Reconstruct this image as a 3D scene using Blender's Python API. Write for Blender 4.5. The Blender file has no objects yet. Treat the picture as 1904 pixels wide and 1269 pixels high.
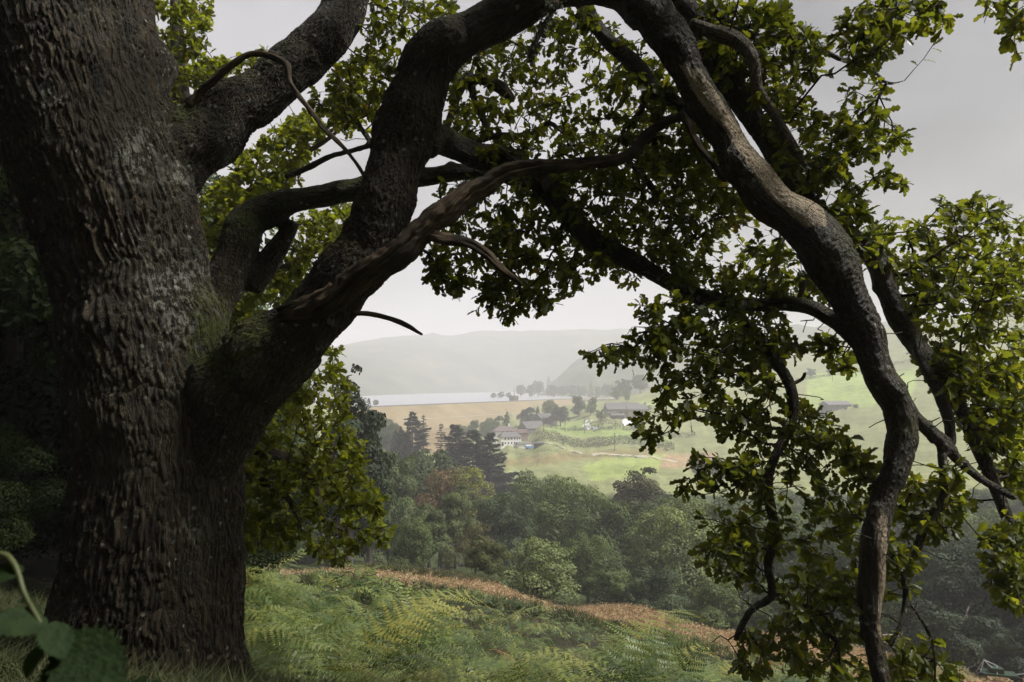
import bpy, math, random
import numpy as np
from mathutils import Vector, Matrix, noise as mnoise

random.seed(7)
RNG = np.random.default_rng(7)
SC = bpy.context.scene
COL = SC.collection

# ------------------------------------------------------------------ camera
F = 1269.0                      # focal length in photo pixels (24 mm on 36 mm)
PITCH = math.atan(0.0634)
cam_d = bpy.data.cameras.new('camera'); cam = bpy.data.objects.new('camera', cam_d); COL.objects.link(cam)
cam_d.lens = 24.0; cam_d.sensor_width = 36.0; cam_d.clip_start = 0.05; cam_d.clip_end = 30000
cam.location = (0, 0, 0); cam.rotation_euler = (math.pi/2 + PITCH, 0, 0)
cam_d.dof.use_dof = True; cam_d.dof.focus_distance = 12.0; cam_d.dof.aperture_fstop = 5.0
SC.camera = cam

# ------------------------------------------------------------------ sky and sun
SUN_EL, SUN_AZ = math.radians(52), math.radians(100)   # azimuth clockwise from +Y
SUN_DIR = Vector((math.sin(SUN_AZ)*math.cos(SUN_EL), math.cos(SUN_AZ)*math.cos(SUN_EL), math.sin(SUN_EL)))
W = bpy.data.worlds.new('World'); SC.world = W; W.use_nodes = True
nt = W.node_tree; nt.nodes.clear()
def wn(t, **k):
    n = nt.nodes.new(t)
    for a, b in k.items(): setattr(n, a, b)
    return n
wo = wn('ShaderNodeOutputWorld'); bg = wn('ShaderNodeBackground'); nt.links.new(bg.outputs[0], wo.inputs[0])
sky = wn('ShaderNodeTexSky', sky_type='NISHITA', sun_disc=False, sun_elevation=SUN_EL, sun_rotation=SUN_AZ)
tc = wn('ShaderNodeTexCoord'); mp = wn('ShaderNodeMapping'); mp.inputs['Scale'].default_value = (1.0, 1.0, 1.9)
mp.inputs['Location'].default_value = (3.37, 5.32, 3.65)
nz = wn('ShaderNodeTexNoise'); nz.inputs['Scale'].default_value = 1.5; nz.inputs['Detail'].default_value = 5; nz.inputs['Roughness'].default_value = 0.5
rp = wn('ShaderNodeValToRGB')
rp.color_ramp.elements[0].position = 0.40; rp.color_ramp.elements[0].color = (.24, .232, .248, 1)
rp.color_ramp.elements[1].position = 0.64; rp.color_ramp.elements[1].color = (1.85, 1.79, 1.90, 1)
mx = wn('ShaderNodeMix', data_type='RGBA'); mx.inputs[0].default_value = 0.96
nt.links.new(tc.outputs['Generated'], mp.inputs[0]); nt.links.new(mp.outputs[0], nz.inputs['Vector']); nt.links.new(nz.outputs[0], rp.inputs[0])
nt.links.new(sky.outputs[0], mx.inputs[6]); nt.links.new(rp.outputs[0], mx.inputs[7]); nt.links.new(mx.outputs[2], bg.inputs[0])
bg.inputs[1].default_value = 0.06
sun_d = bpy.data.lights.new('sun', 'SUN'); sun_o = bpy.data.objects.new('sun', sun_d); COL.objects.link(sun_o)
sun_d.energy = 1.5; sun_d.angle = math.radians(13); sun_d.color = (1.0, 0.98, 0.95)
sun_o.rotation_euler = SUN_DIR.to_track_quat('Z', 'Y').to_euler(); sun_o.location = SUN_DIR*60

SC.view_settings.view_transform = 'Standard'; SC.view_settings.look = 'None'
SC.view_settings.exposure = 2.3; SC.view_settings.gamma = 1.0; SC.view_settings.use_curve_mapping = False
SC.render.engine = 'CYCLES'
cy = SC.cycles
cy.use_denoising = True
try: cy.denoiser = 'OPENIMAGEDENOISE'
except Exception: pass
cy.max_bounces = 7; cy.diffuse_bounces = 3; cy.glossy_bounces = 2; cy.transmission_bounces = 4
cy.volume_bounces = 4; cy.transparent_max_bounces = 4
cy.caustics_reflective = False; cy.caustics_refractive = False
cy.sample_clamp_indirect = 4.0

# ------------------------------------------------------------------ projection helpers
CP, SP = math.cos(PITCH), math.sin(PITCH)
def ray(px, py):
    u = (np.asarray(px, float)-952)/F; v = (634.5-np.asarray(py, float))/F
    y = CP - SP*v; z = SP + CP*v
    return u/y, z/y                       # X/Y and Z/Y
def at(px, py, Y):
    u, e = ray(px, py); return Vector((float(u*Y), float(Y), float(e*Y)))
def atn(px, py, Y):
    u, e = ray(px, py); Y = np.asarray(Y, float); return np.stack([u*Y, Y+0*u, e*Y], -1)
def proj(P):
    x, y, z = P[..., 0], P[..., 1], P[..., 2]
    d = CP*y + SP*z; h = -SP*y + CP*z
    d = np.where(np.abs(d) < 1e-6, 1e-6, d)
    return 952 + F*x/d, 634.5 - F*h/d, d
def inpoly(x, y, poly):
    c = np.zeros(x.shape, bool); n = len(poly); j = n-1
    for i in range(n):
        xi, yi = poly[i]; xj, yj = poly[j]
        if yi != yj:
            c ^= ((yi > y) != (yj > y)) & (x < (xj-xi)*(y-yi)/(yj-yi)+xi)
        j = i
    return c

# ------------------------------------------------------------------ mesh helpers
def mesh_np(name, V, FA, smooth=False, attrs=None):
    """V (n,3); FA: array (m,k) or list of such arrays"""
    V = np.ascontiguousarray(V, np.float32)
    FL = FA if isinstance(FA, list) else [FA]
    FL = [np.ascontiguousarray(f, np.int32) for f in FL if len(f)]
    me = bpy.data.meshes.new(name)
    me.vertices.add(len(V)); me.vertices.foreach_set('co', V.ravel())
    li = np.concatenate([f.ravel() for f in FL]); tot = np.concatenate([np.full(len(f), f.shape[1], np.int32) for f in FL])
    st = np.concatenate([[0], np.cumsum(tot)[:-1]]).astype(np.int32)
    me.loops.add(len(li)); me.loops.foreach_set('vertex_index', li)
    me.polygons.add(len(tot)); me.polygons.foreach_set('loop_start', st)
    me.polygons.foreach_set('use_smooth', np.full(len(tot), bool(smooth)))
    for k, a in (attrs or {}).items():
        a = np.ascontiguousarray(a, np.float32)
        if a.ndim == 1:
            t = me.attributes.new(k, 'FLOAT', 'POINT'); t.data.foreach_set('value', a)
        else:
            t = me.attributes.new(k, 'FLOAT_VECTOR', 'POINT'); t.data.foreach_set('vector', a.ravel())
    me.update(calc_edges=True)
    return me
def obj(name, me, mat=None, parent=None, inv=False):
    o = bpy.data.objects.new(name, me); COL.objects.link(o)
    if mat and me is not None and not me.materials: me.materials.append(mat)
    if parent:
        o.parent = parent
        if inv: o.matrix_parent_inverse = Matrix.Translation(-Vector(parent.location))
    return o
def tag(o, label=None, cat=None, group=None, kind=None):
    if label: o['label'] = label
    if cat: o['category'] = cat
    if group: o['group'] = group
    if kind: o['kind'] = kind
    return o
def empty(name, loc, label, cat, group=None, rz=0.0):
    o = bpy.data.objects.new(name, None); COL.objects.link(o); o.location = loc; o.rotation_euler = (0, 0, rz); o.empty_display_size = 0.3
    return tag(o, label, cat, group)
class MB:
    def __init__(s): s.v = []; s.f = []
    def add(s, v, f):
        b = len(s.v); s.v += [tuple(p) for p in v]; s.f += [tuple(i+b for i in q) for q in f]; return s
    def box(s, c, d, rz=0.0):
        cx, cy_, cz = c; a, b, h = d[0]/2, d[1]/2, d[2]/2; co, si = math.cos(rz), math.sin(rz)
        v = [(cx+x*co-y*si, cy_+x*si+y*co, cz+z) for z in (-h, h) for x, y in ((-a, -b), (a, -b), (a, b), (-a, b))]
        return s.add(v, [(3, 2, 1, 0), (4, 5, 6, 7), (0, 1, 5, 4), (1, 2, 6, 5), (2, 3, 7, 6), (3, 0, 4, 7)])
    def bar(s, p, q, r=0.03, n=8):
        p, q = Vector(p), Vector(q); d = (q-p).normalized(); a = d.orthogonal().normalized(); b = d.cross(a)
        v = [tuple(c + a*math.cos(t)*r + b*math.sin(t)*r) for c in (p, q) for t in [2*math.pi*i/n for i in range(n)]]
        f = [(i, (i+1) % n, n+(i+1) % n, n+i) for i in range(n)] + [tuple(range(n))[::-1], tuple(range(n, 2*n))]
        return s.add(v, f)
    def build(s, name, mat, parent=None, smooth=False):
        me = bpy.data.meshes.new(name); me.from_pydata(s.v, [], s.f); me.update()
        if smooth: me.polygons.foreach_set('use_smooth', [True]*len(me.polygons))
        return obj(name, me, mat, parent)

def vnoise(P, seed=0):
    """vectorised 3-D value noise, -1..1"""
    P = np.asarray(P, float); I = np.floor(P).astype(np.int64); f = P-I; f = f*f*(3-2*f)
    def h(x, y, z):
        n = (x*374761393 + y*668265263 + z*2147483647 + seed*1274126177) & 0xffffffff
        n = ((n ^ (n >> 13))*1274126177) & 0xffffffff; n = (n ^ (n >> 16)) & 0xffffff
        return n/float(0xffffff)*2-1
    x, y, z = I[..., 0], I[..., 1], I[..., 2]; fx, fy, fz = f[..., 0], f[..., 1], f[..., 2]
    r = 0
    for dx in (0, 1):
        for dy in (0, 1):
            for dz in (0, 1):
                r = r + h(x+dx, y+dy, z+dz)*(fx if dx else 1-fx)*(fy if dy else 1-fy)*(fz if dz else 1-fz)
    return r
def fbm(P, o=3, seed=0):
    r = 0; a = 1.0; P = np.asarray(P, float)
    for i in range(o): r = r + a*vnoise(P*(2.03**i), seed+i*17); a *= .5
    return r
def catmull(pts, step):
    """pts (n,k) -> resampled smooth curve; spacing in the first three columns"""
    P = np.asarray(pts, float); P = np.vstack([2*P[0]-P[1], P, 2*P[-1]-P[-2]]); out = []
    for i in range(1, len(P)-2):
        L = np.linalg.norm(P[i+1, :3]-P[i, :3]); n = max(2, int(L/step)); t = np.linspace(0, 1, n, endpoint=False)[:, None]
        a, b, c, d = P[i-1], P[i], P[i+1], P[i+2]
        out.append(.5*((2*b)+(-a+c)*t+(2*a-5*b+4*c-d)*t*t+(-a+3*b-3*c+d)*t**3))
    out.append(P[-2][None]); return np.vstack(out)
def frames(C):
    T = np.gradient(C, axis=0); T /= np.linalg.norm(T, axis=1, keepdims=True)+1e-9
    N = np.zeros_like(T); n = np.cross(T[0], [0.31, .9, .2]); n /= np.linalg.norm(n)
    for i in range(len(T)):
        n = n - T[i]*np.dot(n, T[i]); n /= np.linalg.norm(n)+1e-9; N[i] = n
    return T, N, np.cross(T, N)
def tube(C, R, k=12, lump=0.0, seed=0, cap=True):
    T, N, B = frames(C); m = len(C); th = np.linspace(0, 2*np.pi, k, endpoint=False)
    d = N[:, None]*np.cos(th)[None, :, None] + B[:, None]*np.sin(th)[None, :, None]
    RR = np.asarray(R)[:, None]*np.ones((1, k))
    if lump:
        q = d*1.3 + (np.cumsum(np.r_[0, np.linalg.norm(np.diff(C, axis=0), axis=1)])/np.maximum(np.mean(R), .02)*.35)[:, None, None]*np.array([0, 0, 1.0])
        RR = RR*(1+lump*fbm(q+seed*7.3, 2, seed))
    V = (C[:, None]+d*RR[..., None]).reshape(-1, 3)
    i = np.arange(m-1)[:, None]*k; j = np.arange(k)[None]; j2 = (j+1) % k
    FA = np.stack([i+j, i+j2, i+k+j2, i+k+j], -1).reshape(-1, 4)
    fl = [FA]
    if cap:
        V = np.vstack([V, C[0]-T[0]*R[0]*.4, C[-1]+T[-1]*R[-1]*.6]); a = len(V)-2; e = (m-1)*k; jj = np.arange(k)
        fl.append(np.stack([np.full(k, a), (jj+1) % k, jj], -1)); fl.append(np.stack([np.full(k, a+1), e+jj, e+(jj+1) % k], -1))
    return V, fl
def cat_parts(parts):
    Vs = []; F4 = []; F3 = []; b = 0
    for V, fl in parts:
        Vs.append(V)
        for f in fl: (F4 if f.shape[1] == 4 else F3).append(f+b)
        b += len(V)
    out = []
    if F4: out.append(np.vstack(F4))
    if F3: out.append(np.vstack(F3))
    return np.vstack(Vs), out

# ------------------------------------------------------------------ materials
class NM:
    def __init__(s, name):
        s.m = bpy.data.materials.new(name); s.m.use_nodes = True; s.t = s.m.node_tree; s.t.nodes.clear()
        s.out = s.n('ShaderNodeOutputMaterial')
    def n(s, t, ins=None, **k):
        nd = s.t.nodes.new(t)
        for a, b in k.items(): setattr(nd, a, b)
        for a, b in (ins or {}).items():
            if isinstance(b, bpy.types.NodeSocket): s.t.links.new(b, nd.inputs[a])
            else: nd.inputs[a].default_value = b
        return nd
    def l(s, a, b): s.t.links.new(a, b)
    def attr(s, nm, o='Fac'): return s.n('ShaderNodeAttribute', attribute_name=nm).outputs[o]
    def noise(s, vec, sc, det=4, rough=.55, o=0): 
        ins = {'Scale': sc, 'Detail': det, 'Roughness': rough}
        if vec is not None: ins['Vector'] = vec
        return s.n('ShaderNodeTexNoise', ins).outputs[o]
    def ramp(s, fac, stops):
        r = s.n('ShaderNodeValToRGB', {0: fac}); e = r.color_ramp.elements
        while len(e) < len(stops): e.new(.5)
        for q, (p, c) in zip(e, stops): q.position = p; q.color = (*c, 1) if len(c) == 3 else c
        return r.outputs[0]
    def mix(s, f, a, b, bt='MIX'):
        return s.n('ShaderNodeMix', {0: f, 6: a, 7: b}, data_type='RGBA', blend_type=bt).outputs[2]
    def math(s, op, a, b=0.5, c=0.0): return s.n('ShaderNodeMath', {0: a, 1: b, 2: c}, operation=op).outputs[0]
    def mr(s, v, a, b, c=0.0, d=1.0): return s.n('ShaderNodeMapRange', {0: v, 1: a, 2: b, 3: c, 4: d}).outputs[0]
    def bump(s, h, st=.5, dist=.02, nrm=None):
        ins = {'Strength': st, 'Distance': dist, 'Height': h}
        if nrm is not None: ins['Normal'] = nrm
        return s.n('ShaderNodeBump', ins).outputs[0]
    def pbr(s, col, rough=.7, spec=.3, nrm=None):
        ins = {'Base Color': col, 'Roughness': rough, 'Specular IOR Level': spec}
        if nrm is not None: ins['Normal'] = nrm
        return s.n('ShaderNodeBsdfPrincipled', ins).outputs[0]
    def fin(s, sh): s.l(sh, s.out.inputs[0]); return s.m
def c4(c): return (*c, 1.0)
def plain(name, c, var=.25, sc=3.0, rough=.8, spec=.2, bump=0.0):
    m = NM(name); g = m.n('ShaderNodeTexCoord').outputs['Object']; f = m.noise(g, sc, 5)
    lo = tuple(x*(1-var) for x in c); hi = tuple(min(1, x*(1+var)) for x in c)
    col = m.ramp(f, [(.3, lo), (.7, hi)]); nr = m.bump(f, bump, .05) if bump else None
    return m.fin(m.pbr(col, rough, spec, nr))

def leaf_mat(name, dark, mid, light, trans=.38, rough=.42, spec=.35, objcol=False, yellow=None, tcol=None):
    m = NM(name); r = m.attr('rnd')
    st = [(0.0, dark), (.5, mid), (.96, light)]
    if yellow: st.append((.992, yellow))
    col = m.ramp(r, st)
    if objcol:
        oc = m.n('ShaderNodeObjectInfo').outputs['Color']; col = m.mix(1.0, col, oc, 'MULTIPLY')
    d = m.pbr(col, rough, spec)
    tc_ = m.mix(1.0, col, c4(tcol or (1.9, 1.75, .6)), 'MULTIPLY')
    t = m.n('ShaderNodeBsdfTranslucent', {0: tc_}).outputs[0]
    s = m.n('ShaderNodeMixShader', {0: trans, 1: d, 2: t}).outputs[0]
    return m.fin(s)

def bark_mat():
    m = NM('oak_bark')
    bc = m.attr('bark', 'Vector'); fu = m.attr('furrow'); g = m.n('ShaderNodeTexCoord').outputs['Object']
    n1 = m.noise(bc, 1.1, 6, .62); n2 = m.noise(g, 2.0, 4); n3 = m.noise(bc, 4.5, 5, .65)
    tone = m.math('ADD', m.math('MULTIPLY', n1, .7), m.math('MULTIPLY', m.attr('plate'), .3))
    col = m.ramp(tone, [(.28, (.013, .009, .005)), (.5, (.038, .027, .0135)), (.75, (.090, .066, .034))])
    # green algae film
    alg = m.mr(n2, .46, .66, 0, .55); col = m.mix(alg, col, (.036, .037, .014, 1))
    # lichen: pale crusts in clusters
    v = m.n('ShaderNodeTexVoronoi', {'Vector': g, 'Scale': 12.5, 'Randomness': 1.0}); 
    dj = m.math('ADD', v.outputs['Distance'], m.math('MULTIPLY', m.math('SUBTRACT', m.noise(g, 55, 3), .5), .55))
    spot = m.mr(dj, .17, .26, 1, 0)
    clus = m.mr(m.noise(g, 1.7, 3, .6), .42, .56, .12, 1)
    sel = m.mr(m.n('ShaderNodeSeparateColor', {0: v.outputs['Color']}).outputs[0], .52, .56, 0, 1)
    big = m.math('MULTIPLY', m.mr(m.noise(g, 13, 6, .75), .50, .56, 0, 1), m.attr('lichen'))
    lic = m.math('MAXIMUM', m.math('MULTIPLY', m.math('MULTIPLY', spot, sel), clus), big)
    col = m.mix(m.math('MULTIPLY', lic, .85), col, (.34, .34, .28, 1))
    # moss
    mo = m.math('MULTIPLY', m.attr('moss'), m.mr(m.noise(g, 7, 5, .65), .36, .56, 0, 1))
    col = m.mix(mo, col, m.ramp(m.noise(g, 40, 3), [(.3, (.040, .050, .010)), (.7, (.16, .18, .034))]))
    # bare timber
    ba = m.mr(m.math('ADD', m.attr('bare'), m.math('MULTIPLY', m.math('SUBTRACT', n3, .5), .5)), .42, .55, 0, 1)
    col = m.mix(ba, col, m.ramp(m.noise(bc, 2.6, 6, .7), [(.3, (.15, .105, .06)), (.52, (.42, .33, .215)), (.75, (.60, .50, .35))]))
    hgt = m.math('ADD', m.math('MULTIPLY', fu, 1.0), m.math('MULTIPLY', n3, .45))
    ve = m.n('ShaderNodeTexVoronoi', {'Vector': m.n('ShaderNodeVectorMath', {0: bc, 1: m.n('ShaderNodeVectorMath', {0: m.noise(g, 30, 3, .6, 1), 1: (.8, .8, .8)}, operation='MULTIPLY').outputs[0]}, operation='ADD').outputs[0], 'Scale': 1.9}, feature='DISTANCE_TO_EDGE').outputs['Distance']
    hgt = m.math('ADD', hgt, m.mr(ve, 0, .16, 0, .5))
    hgt = m.math('ADD', hgt, m.math('MULTIPLY', m.noise(g, 48, 5, .7), .35))
    nr = m.bump(hgt, 1.0, .026)
    rough = m.mix(ba, (.62, .62, .62, 1), (.7, .7, .7, 1))
    return m.fin(m.pbr(col, m.n('ShaderNodeSeparateColor', {0: rough}).outputs[0], .35, nr))

def deadwood_mat():
    m = NM('dead_wood'); bc = m.attr('bark', 'Vector'); g = m.n('ShaderNodeTexCoord').outputs['Object']
    gr = m.noise(bc, 3.0, 8, .75); n2 = m.noise(g, 3, 4)
    col = m.ramp(gr, [(.30, (.022, .016, .011)), (.5, (.10, .070, .040)), (.72, (.33, .24, .14))])
    col = m.mix(m.mr(n2, .42, .62, 0, .9), col, m.mix(gr, (.012, .009, .006, 1), (.05, .04, .025, 1)))
    return m.fin(m.pbr(col, .7, .25, m.bump(gr, 1.0, .03)))

M = {}
M['bark'] = bark_mat(); M['dead'] = deadwood_mat()
M['twig'] = plain('twig_bark', (.03, .024, .017), .4, 12, .75)
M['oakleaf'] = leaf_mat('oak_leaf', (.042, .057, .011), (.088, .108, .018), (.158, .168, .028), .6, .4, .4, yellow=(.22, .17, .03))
M['oakleaf2'] = leaf_mat('oak_leaf_painted_light', (.082, .098, .016), (.142, .160, .024), (.22, .22, .034), .6, .45, .3, yellow=(.24, .17, .03), tcol=(1.7, 1.7, .6))  # brighter oak leaf copy; its backlit glow is put into the colour
M['farleaf'] = leaf_mat('tree_foliage', (.55, .55, .5), (1.0, 1.0, 1.0), (1.5, 1.45, 1.3), .25, .6, .25, objcol=True, tcol=(1.3, 1.25, .7))
M['dimmed_leaf'] = leaf_mat('understory_leaf_painted_dim', (.009, .015, .004), (.017, .026, .006), (.032, .044, .009), .3, .7, .1)  # dimness at the left edge of the view is put into this leaf colour
M['treebark'] = plain('grey_tree_bark', (.09, .08, .065), .4, 6, .85)

# ------------------------------------------------------------------ terrain
CPTS = [ # px, py, Y : ground points read off the photograph
 (270,1300,6.2),(-60,1260,6.2),(520,1335,7.5),(900,1370,10),(600,1345,10),(450,1270,10.5),(1300,1385,10),(1700,1410,10),(2100,1430,10),
 (470,1130,20),(700,1180,20),(950,1235,20),(1300,1275,20),(1700,1340,20),(2100,1390,20),
 (440,1068,30),(700,1088,30),(1000,1132,30),(1250,1180,30),(1500,1232,30),(1800,1285,30),(2100,1335,30),
 (440,1050,38),(660,1058,39),(900,1087,39),(1200,1135,38),(1500,1190,36),(1800,1250,35),(2100,1300,35),
 (700,1085,55),(1000,1140,52),(1300,1190,50),(1700,1260,48),(2100,1300,48),
 (700,1070,80),(1000,1110,80),(1300,1140,80),(1700,1170,80),
 (700,1000,120),(1000,1040,120),(1400,1050,120),(1800,1060,120),
 (700,935,180),(1000,955,180),(1400,955,180),(1800,930,180),
 (850,888,262),(1080,880,270),(1250,876,275),(1450,880,260),(1750,850,260),(2000,820,260),
 (945,830,345),(860,838,340),(1080,832,350),(1250,838,350),(1450,840,340),(1750,780,340),
 (1000,800,400),(1100,802,400),(1240,808,400),(1450,800,400),(1700,735,420),
 (1000,784,440),(960,790,450),(985,790,480),(1030,778,470),(960,826,365),(915,830,372),(1000,814,370),(1100,776,445),(1165,775,452),(1240,775,455),(1450,762,450),
 (1120,760,500),(1220,742,520),(1350,725,520),(1560,706,520),(1850,640,540),
 (1180,737,600),(1300,715,640),(1600,670,640),(1850,590,640),
 (1115,748,760),(1200,735,800),(1400,690,850),(1800,585,900),
 (760,808,440),(700,806,420),(840,800,480),(920,792,540),(640,760,500),(560,748,520),(300,700,500),(0,640,500),
 (700,800,640),(850,790,700),(960,780,800),(1020,765,900),(1100,750,1000),(1000,760,1500),(600,780,1500),(200,700,900),
 (1250,705,1200),(1500,650,1300),(1900,620,1400),(700,760,2500),(1400,690,2500),
 (300,1010,50),(300,890,120),(300,790,300),(0,960,30),(-300,820,60),(-300,700,200),(-300,600,600),(40,1090,14),(-300,1000,14),
]
XY = []; ZV = []
for a, b, Y in CPTS:
    p = at(a, b, Y); XY.append((p.x, p.y)); ZV.append(p.z)
for p in [(0,0,-1.62),(-1.2,0.8,-1.62),(1.5,0.5,-1.75),(0,3,-2.05),(3,3,-2.5),(-4,2,-1.5),(8,2,-4),(0,-6,-1.0),(-10,-4,.6),(10,-6,-4),(20,0,-8.5),
          (0,-30,2.5),(-40,0,6),(40,-10,-16),(-60,-60,10),(0,-120,10),(80,-60,-22),(-200,0,30),(200,0,-30),(0,-500,30),(-600,0,80),(600,0,20),(1200,0,110),(-1500,300,120),(0,-1500,60)]:
    XY.append(p[:2]); ZV.append(p[2])
XY = np.array(XY, float); ZV = np.array(ZV, float)
def warp(P): return np.arcsinh(P/6.0)
def scl(P): return np.sqrt((P**2).sum(-1)+9.0)
WP = warp(XY); VV = ZV/scl(XY)
def tk(d2): return np.where(d2 > 1e-12, .5*d2*np.log(np.maximum(d2, 1e-12)), 0)
nC = len(WP); D2 = ((WP[:, None]-WP[None])**2).sum(-1)
A = np.zeros((nC+3, nC+3)); A[:nC, :nC] = tk(D2)+np.eye(nC)*2e-3; A[:nC, nC] = 1; A[:nC, nC+1:] = WP; A[nC, :nC] = 1; A[nC+1:, :nC] = WP.T
sol = np.linalg.solve(A, np.r_[VV, 0, 0, 0])
def ground(P):
    P = np.atleast_2d(np.asarray(P, float)); out = np.zeros(len(P)); S = scl(P); Wp = warp(P)
    for i in range(0, len(P), 20000):
        w = Wp[i:i+20000]; d = ((w[:, None]-WP[None])**2).sum(-1)
        out[i:i+20000] = tk(d)@sol[:nC] + sol[nC] + w@sol[nC+1:]
    z = out*S
    return z + .12*np.where(S < 70, np.clip(S/50, .2, 1.4), np.clip(S/20, .3, 6))*fbm(np.c_[P/np.array([3.0, 3.0]), np.zeros(len(P))], 2, 3)*(S < 900)
def gz(x, y): return float(ground([[x, y]])[0])
def gpix(px, Y):
    """point on the ground under photo column px at depth Y"""
    x = (px-952)/F*Y/CP; x = (px-952)/F*(Y*CP + 0)    # depth ~ Y
    return Vector((x, Y, gz(x, Y)))
thf = np.linspace(-math.radians(50), math.radians(50), 400); thb = np.linspace(math.radians(50), math.radians(310), 70)[1:-1]
TH = np.r_[thf, thb]; RR = np.geomspace(.7, 1800, 300)
PX = (RR[:, None]*np.sin(TH)[None]); PY = (RR[:, None]*np.cos(TH)[None])
P2 = np.stack([PX.ravel(), PY.ravel()], -1); P2 = np.vstack([P2, [[0, 0]]]); Z = ground(P2)
k = len(TH); i = np.arange(len(RR)-1)[:, None]*k; j = np.arange(k)[None]; j2 = (j+1) % k
FQ = np.stack([i+j, i+k+j, i+k+j2, i+j2], -1).reshape(-1, 4); c0 = len(P2)-1; jj = np.arange(k)
FT = np.stack([np.full(k, c0), jj, (jj+1) % k], -1)
GV = np.c_[P2, Z]; qx, qy, qd = proj(GV); ok = qd > .5; R0 = np.hypot(P2[:, 0], P2[:, 1])
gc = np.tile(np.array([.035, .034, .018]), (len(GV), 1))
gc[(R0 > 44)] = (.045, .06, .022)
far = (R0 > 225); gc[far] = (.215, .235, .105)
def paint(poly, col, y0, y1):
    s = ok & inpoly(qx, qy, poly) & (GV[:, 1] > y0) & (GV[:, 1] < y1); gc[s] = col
STRIP = [(600,1040),(900,1070),(1250,1128),(1600,1195),(1904,1250),(2100,1290),(2100,1420),(1904,1345),(1600,1275),(1250,1200),(1000,1135),(850,1100),(600,1068)]
paint([(690,790),(880,780),(860,835),(700,860)], (.22, .165, .085), 300, 560)
paint(STRIP, (.30, .195, .105), 22, 46)
paint([(1080,868),(1130,852),(1240,846),(1225,880),(1100,895)], (.27, .33, .10), 200, 360)
paint([(1235,846),(1330,842),(1330,868),(1225,872)], (.30, .22, .13), 200, 360)
paint([(900,858),(1040,842),(1240,832),(1240,842),(1100,852),(960,868)], (.21, .18, .08), 200, 380)
paint([(1010,800),(1080,780),(1120,790),(1240,815),(1240,826),(1080,812)], (.24, .31, .10), 330, 460)
paint([(1140,757),(1260,728),(1260,750),(1180,760)], (.27, .33, .12), 460, 560)
paint([(1500,695),(1700,690),(1700,750),(1500,760)], (.28, .36, .11), 380, 700)
gm = NM('ground_soil_and_grass'); cA = gm.attr('gcol', 'Vector'); gO = gm.n('ShaderNodeTexCoord').outputs['Object']
f1 = gm.noise(gO, .9, 6, .65); f2 = gm.noise(gO, .035, 5, .6); f3 = gm.noise(gO, 6, 4)
cc = gm.mix(.55, cA, gm.ramp(f2, [(.3, (.6, .62, .55)), (.7, (1.35, 1.3, 1.3))]), 'MULTIPLY')
f4 = gm.noise(gO, .17, 7, .7); cc = gm.mix(.7, cc, gm.ramp(f4, [(.32, (.55, .58, .5)), (.5, (1, 1, 1)), (.68, (1.35, 1.28, 1.25))]), 'MULTIPLY')
cc = gm.mix(.6, cc, gm.ramp(f1, [(.3, (.5, .5, .5)), (.7, (1.45, 1.4, 1.3))]), 'MULTIPLY')
M['ground'] = gm.fin(gm.pbr(cc, .9, .15, gm.bump(gm.math('ADD', f1, f3), .6, .08)))
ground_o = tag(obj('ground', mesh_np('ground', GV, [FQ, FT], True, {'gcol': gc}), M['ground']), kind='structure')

# reservoir water
WZ = at(690, 757, 500).z - 1.2
wm = NM('reservoir_water'); wnz = wm.noise(wm.n('ShaderNodeTexCoord').outputs['Object'], .25, 3)
M['water'] = wm.fin(wm.pbr((.33, .34, .36, 1), .3, .8, wm.bump(wnz, .5, .5)))
DL = at(640, 760, 478); DR = at(1130, 739.2, 862); DL.z = DR.z = WZ+.9
w0 = [(DL.x-30, DL.y-4), (DR.x+20, DR.y), (420, 1250), (500, 2400), (-1200, 2400), (-500, 560)]
tag(obj('reservoir_water', mesh_np('water', np.array([(a, b, WZ) for a, b in w0]), np.array([[0, 1, 2, 3, 4, 5]])), M['water']), kind='structure')

# far hills
hm = NM('far_hillside'); hO = hm.n('ShaderNodeTexCoord').outputs['Object']
hf = hm.noise(hO, .012, 8, .65)
M['hill'] = hm.fin(hm.pbr(hm.ramp(hf, [(.35, (.035, .05, .025)), (.55, (.08, .09, .045)), (.7, (.16, .17, .08))]), .95, .1))
def hill(prof, foot, ridge, name, seed):
    pxs = np.array([p[0] for p in prof], float); pys = np.array([p[1] for p in prof], float)
    c = np.linspace(pxs[0], pxs[-1], 160); top = np.interp(c, pxs, pys) + 1.2*fbm(np.c_[c/25, c*0, c*0], 3, seed)
    fy = np.interp(c, [f[0] for f in foot], [f[1] for f in foot]); n = 40; rows = []
    for q in np.linspace(0, 1.2, n):
        Yd = fy+(ridge-fy)*q; e = ray(c, top)[1]*ridge; s = np.sin(min(q, 1)*math.pi/2)**.9 if q < 1 else 1-(q-1)*1.2
        z = WZ-3+(e-WZ+3)*s + (6*fbm(np.c_[c/40, np.full_like(c, q*9), c*0], 3, seed+5) if .05 < q < .95 else 0)
        rows.append(np.c_[ray(c, top)[0]*Yd, Yd, z])
    V = np.vstack(rows); k = len(c); i = np.arange(n-1)[:, None]*k; j = np.arange(k-1)[None]
    tag(obj(name, mesh_np(name, V, np.stack([i+j, i+j+1, i+k+j+1, i+k+j], -1).reshape(-1, 4), True), M['hill']), kind='structure')
hill([(-600,640),(300,660),(560,660),(640,648),(700,637),(770,628),(825,627),(880,621),(970,618),(1150,617),(1350,622),(1700,612),(2300,605)],
     [(-600,900),(640,950),(800,1300),(950,1600),(2300,1700)], 2300, 'hill_across_the_water', 3)
hill([(1000,738),(1030,712),(1070,676),(1110,662),(1160,655),(1250,640),(1400,615),(1700,605),(2300,600)],
     [(1000,1010),(1100,960),(1300,900),(2300,800)], 1350, 'hill_beyond_the_farm', 9)

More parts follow.
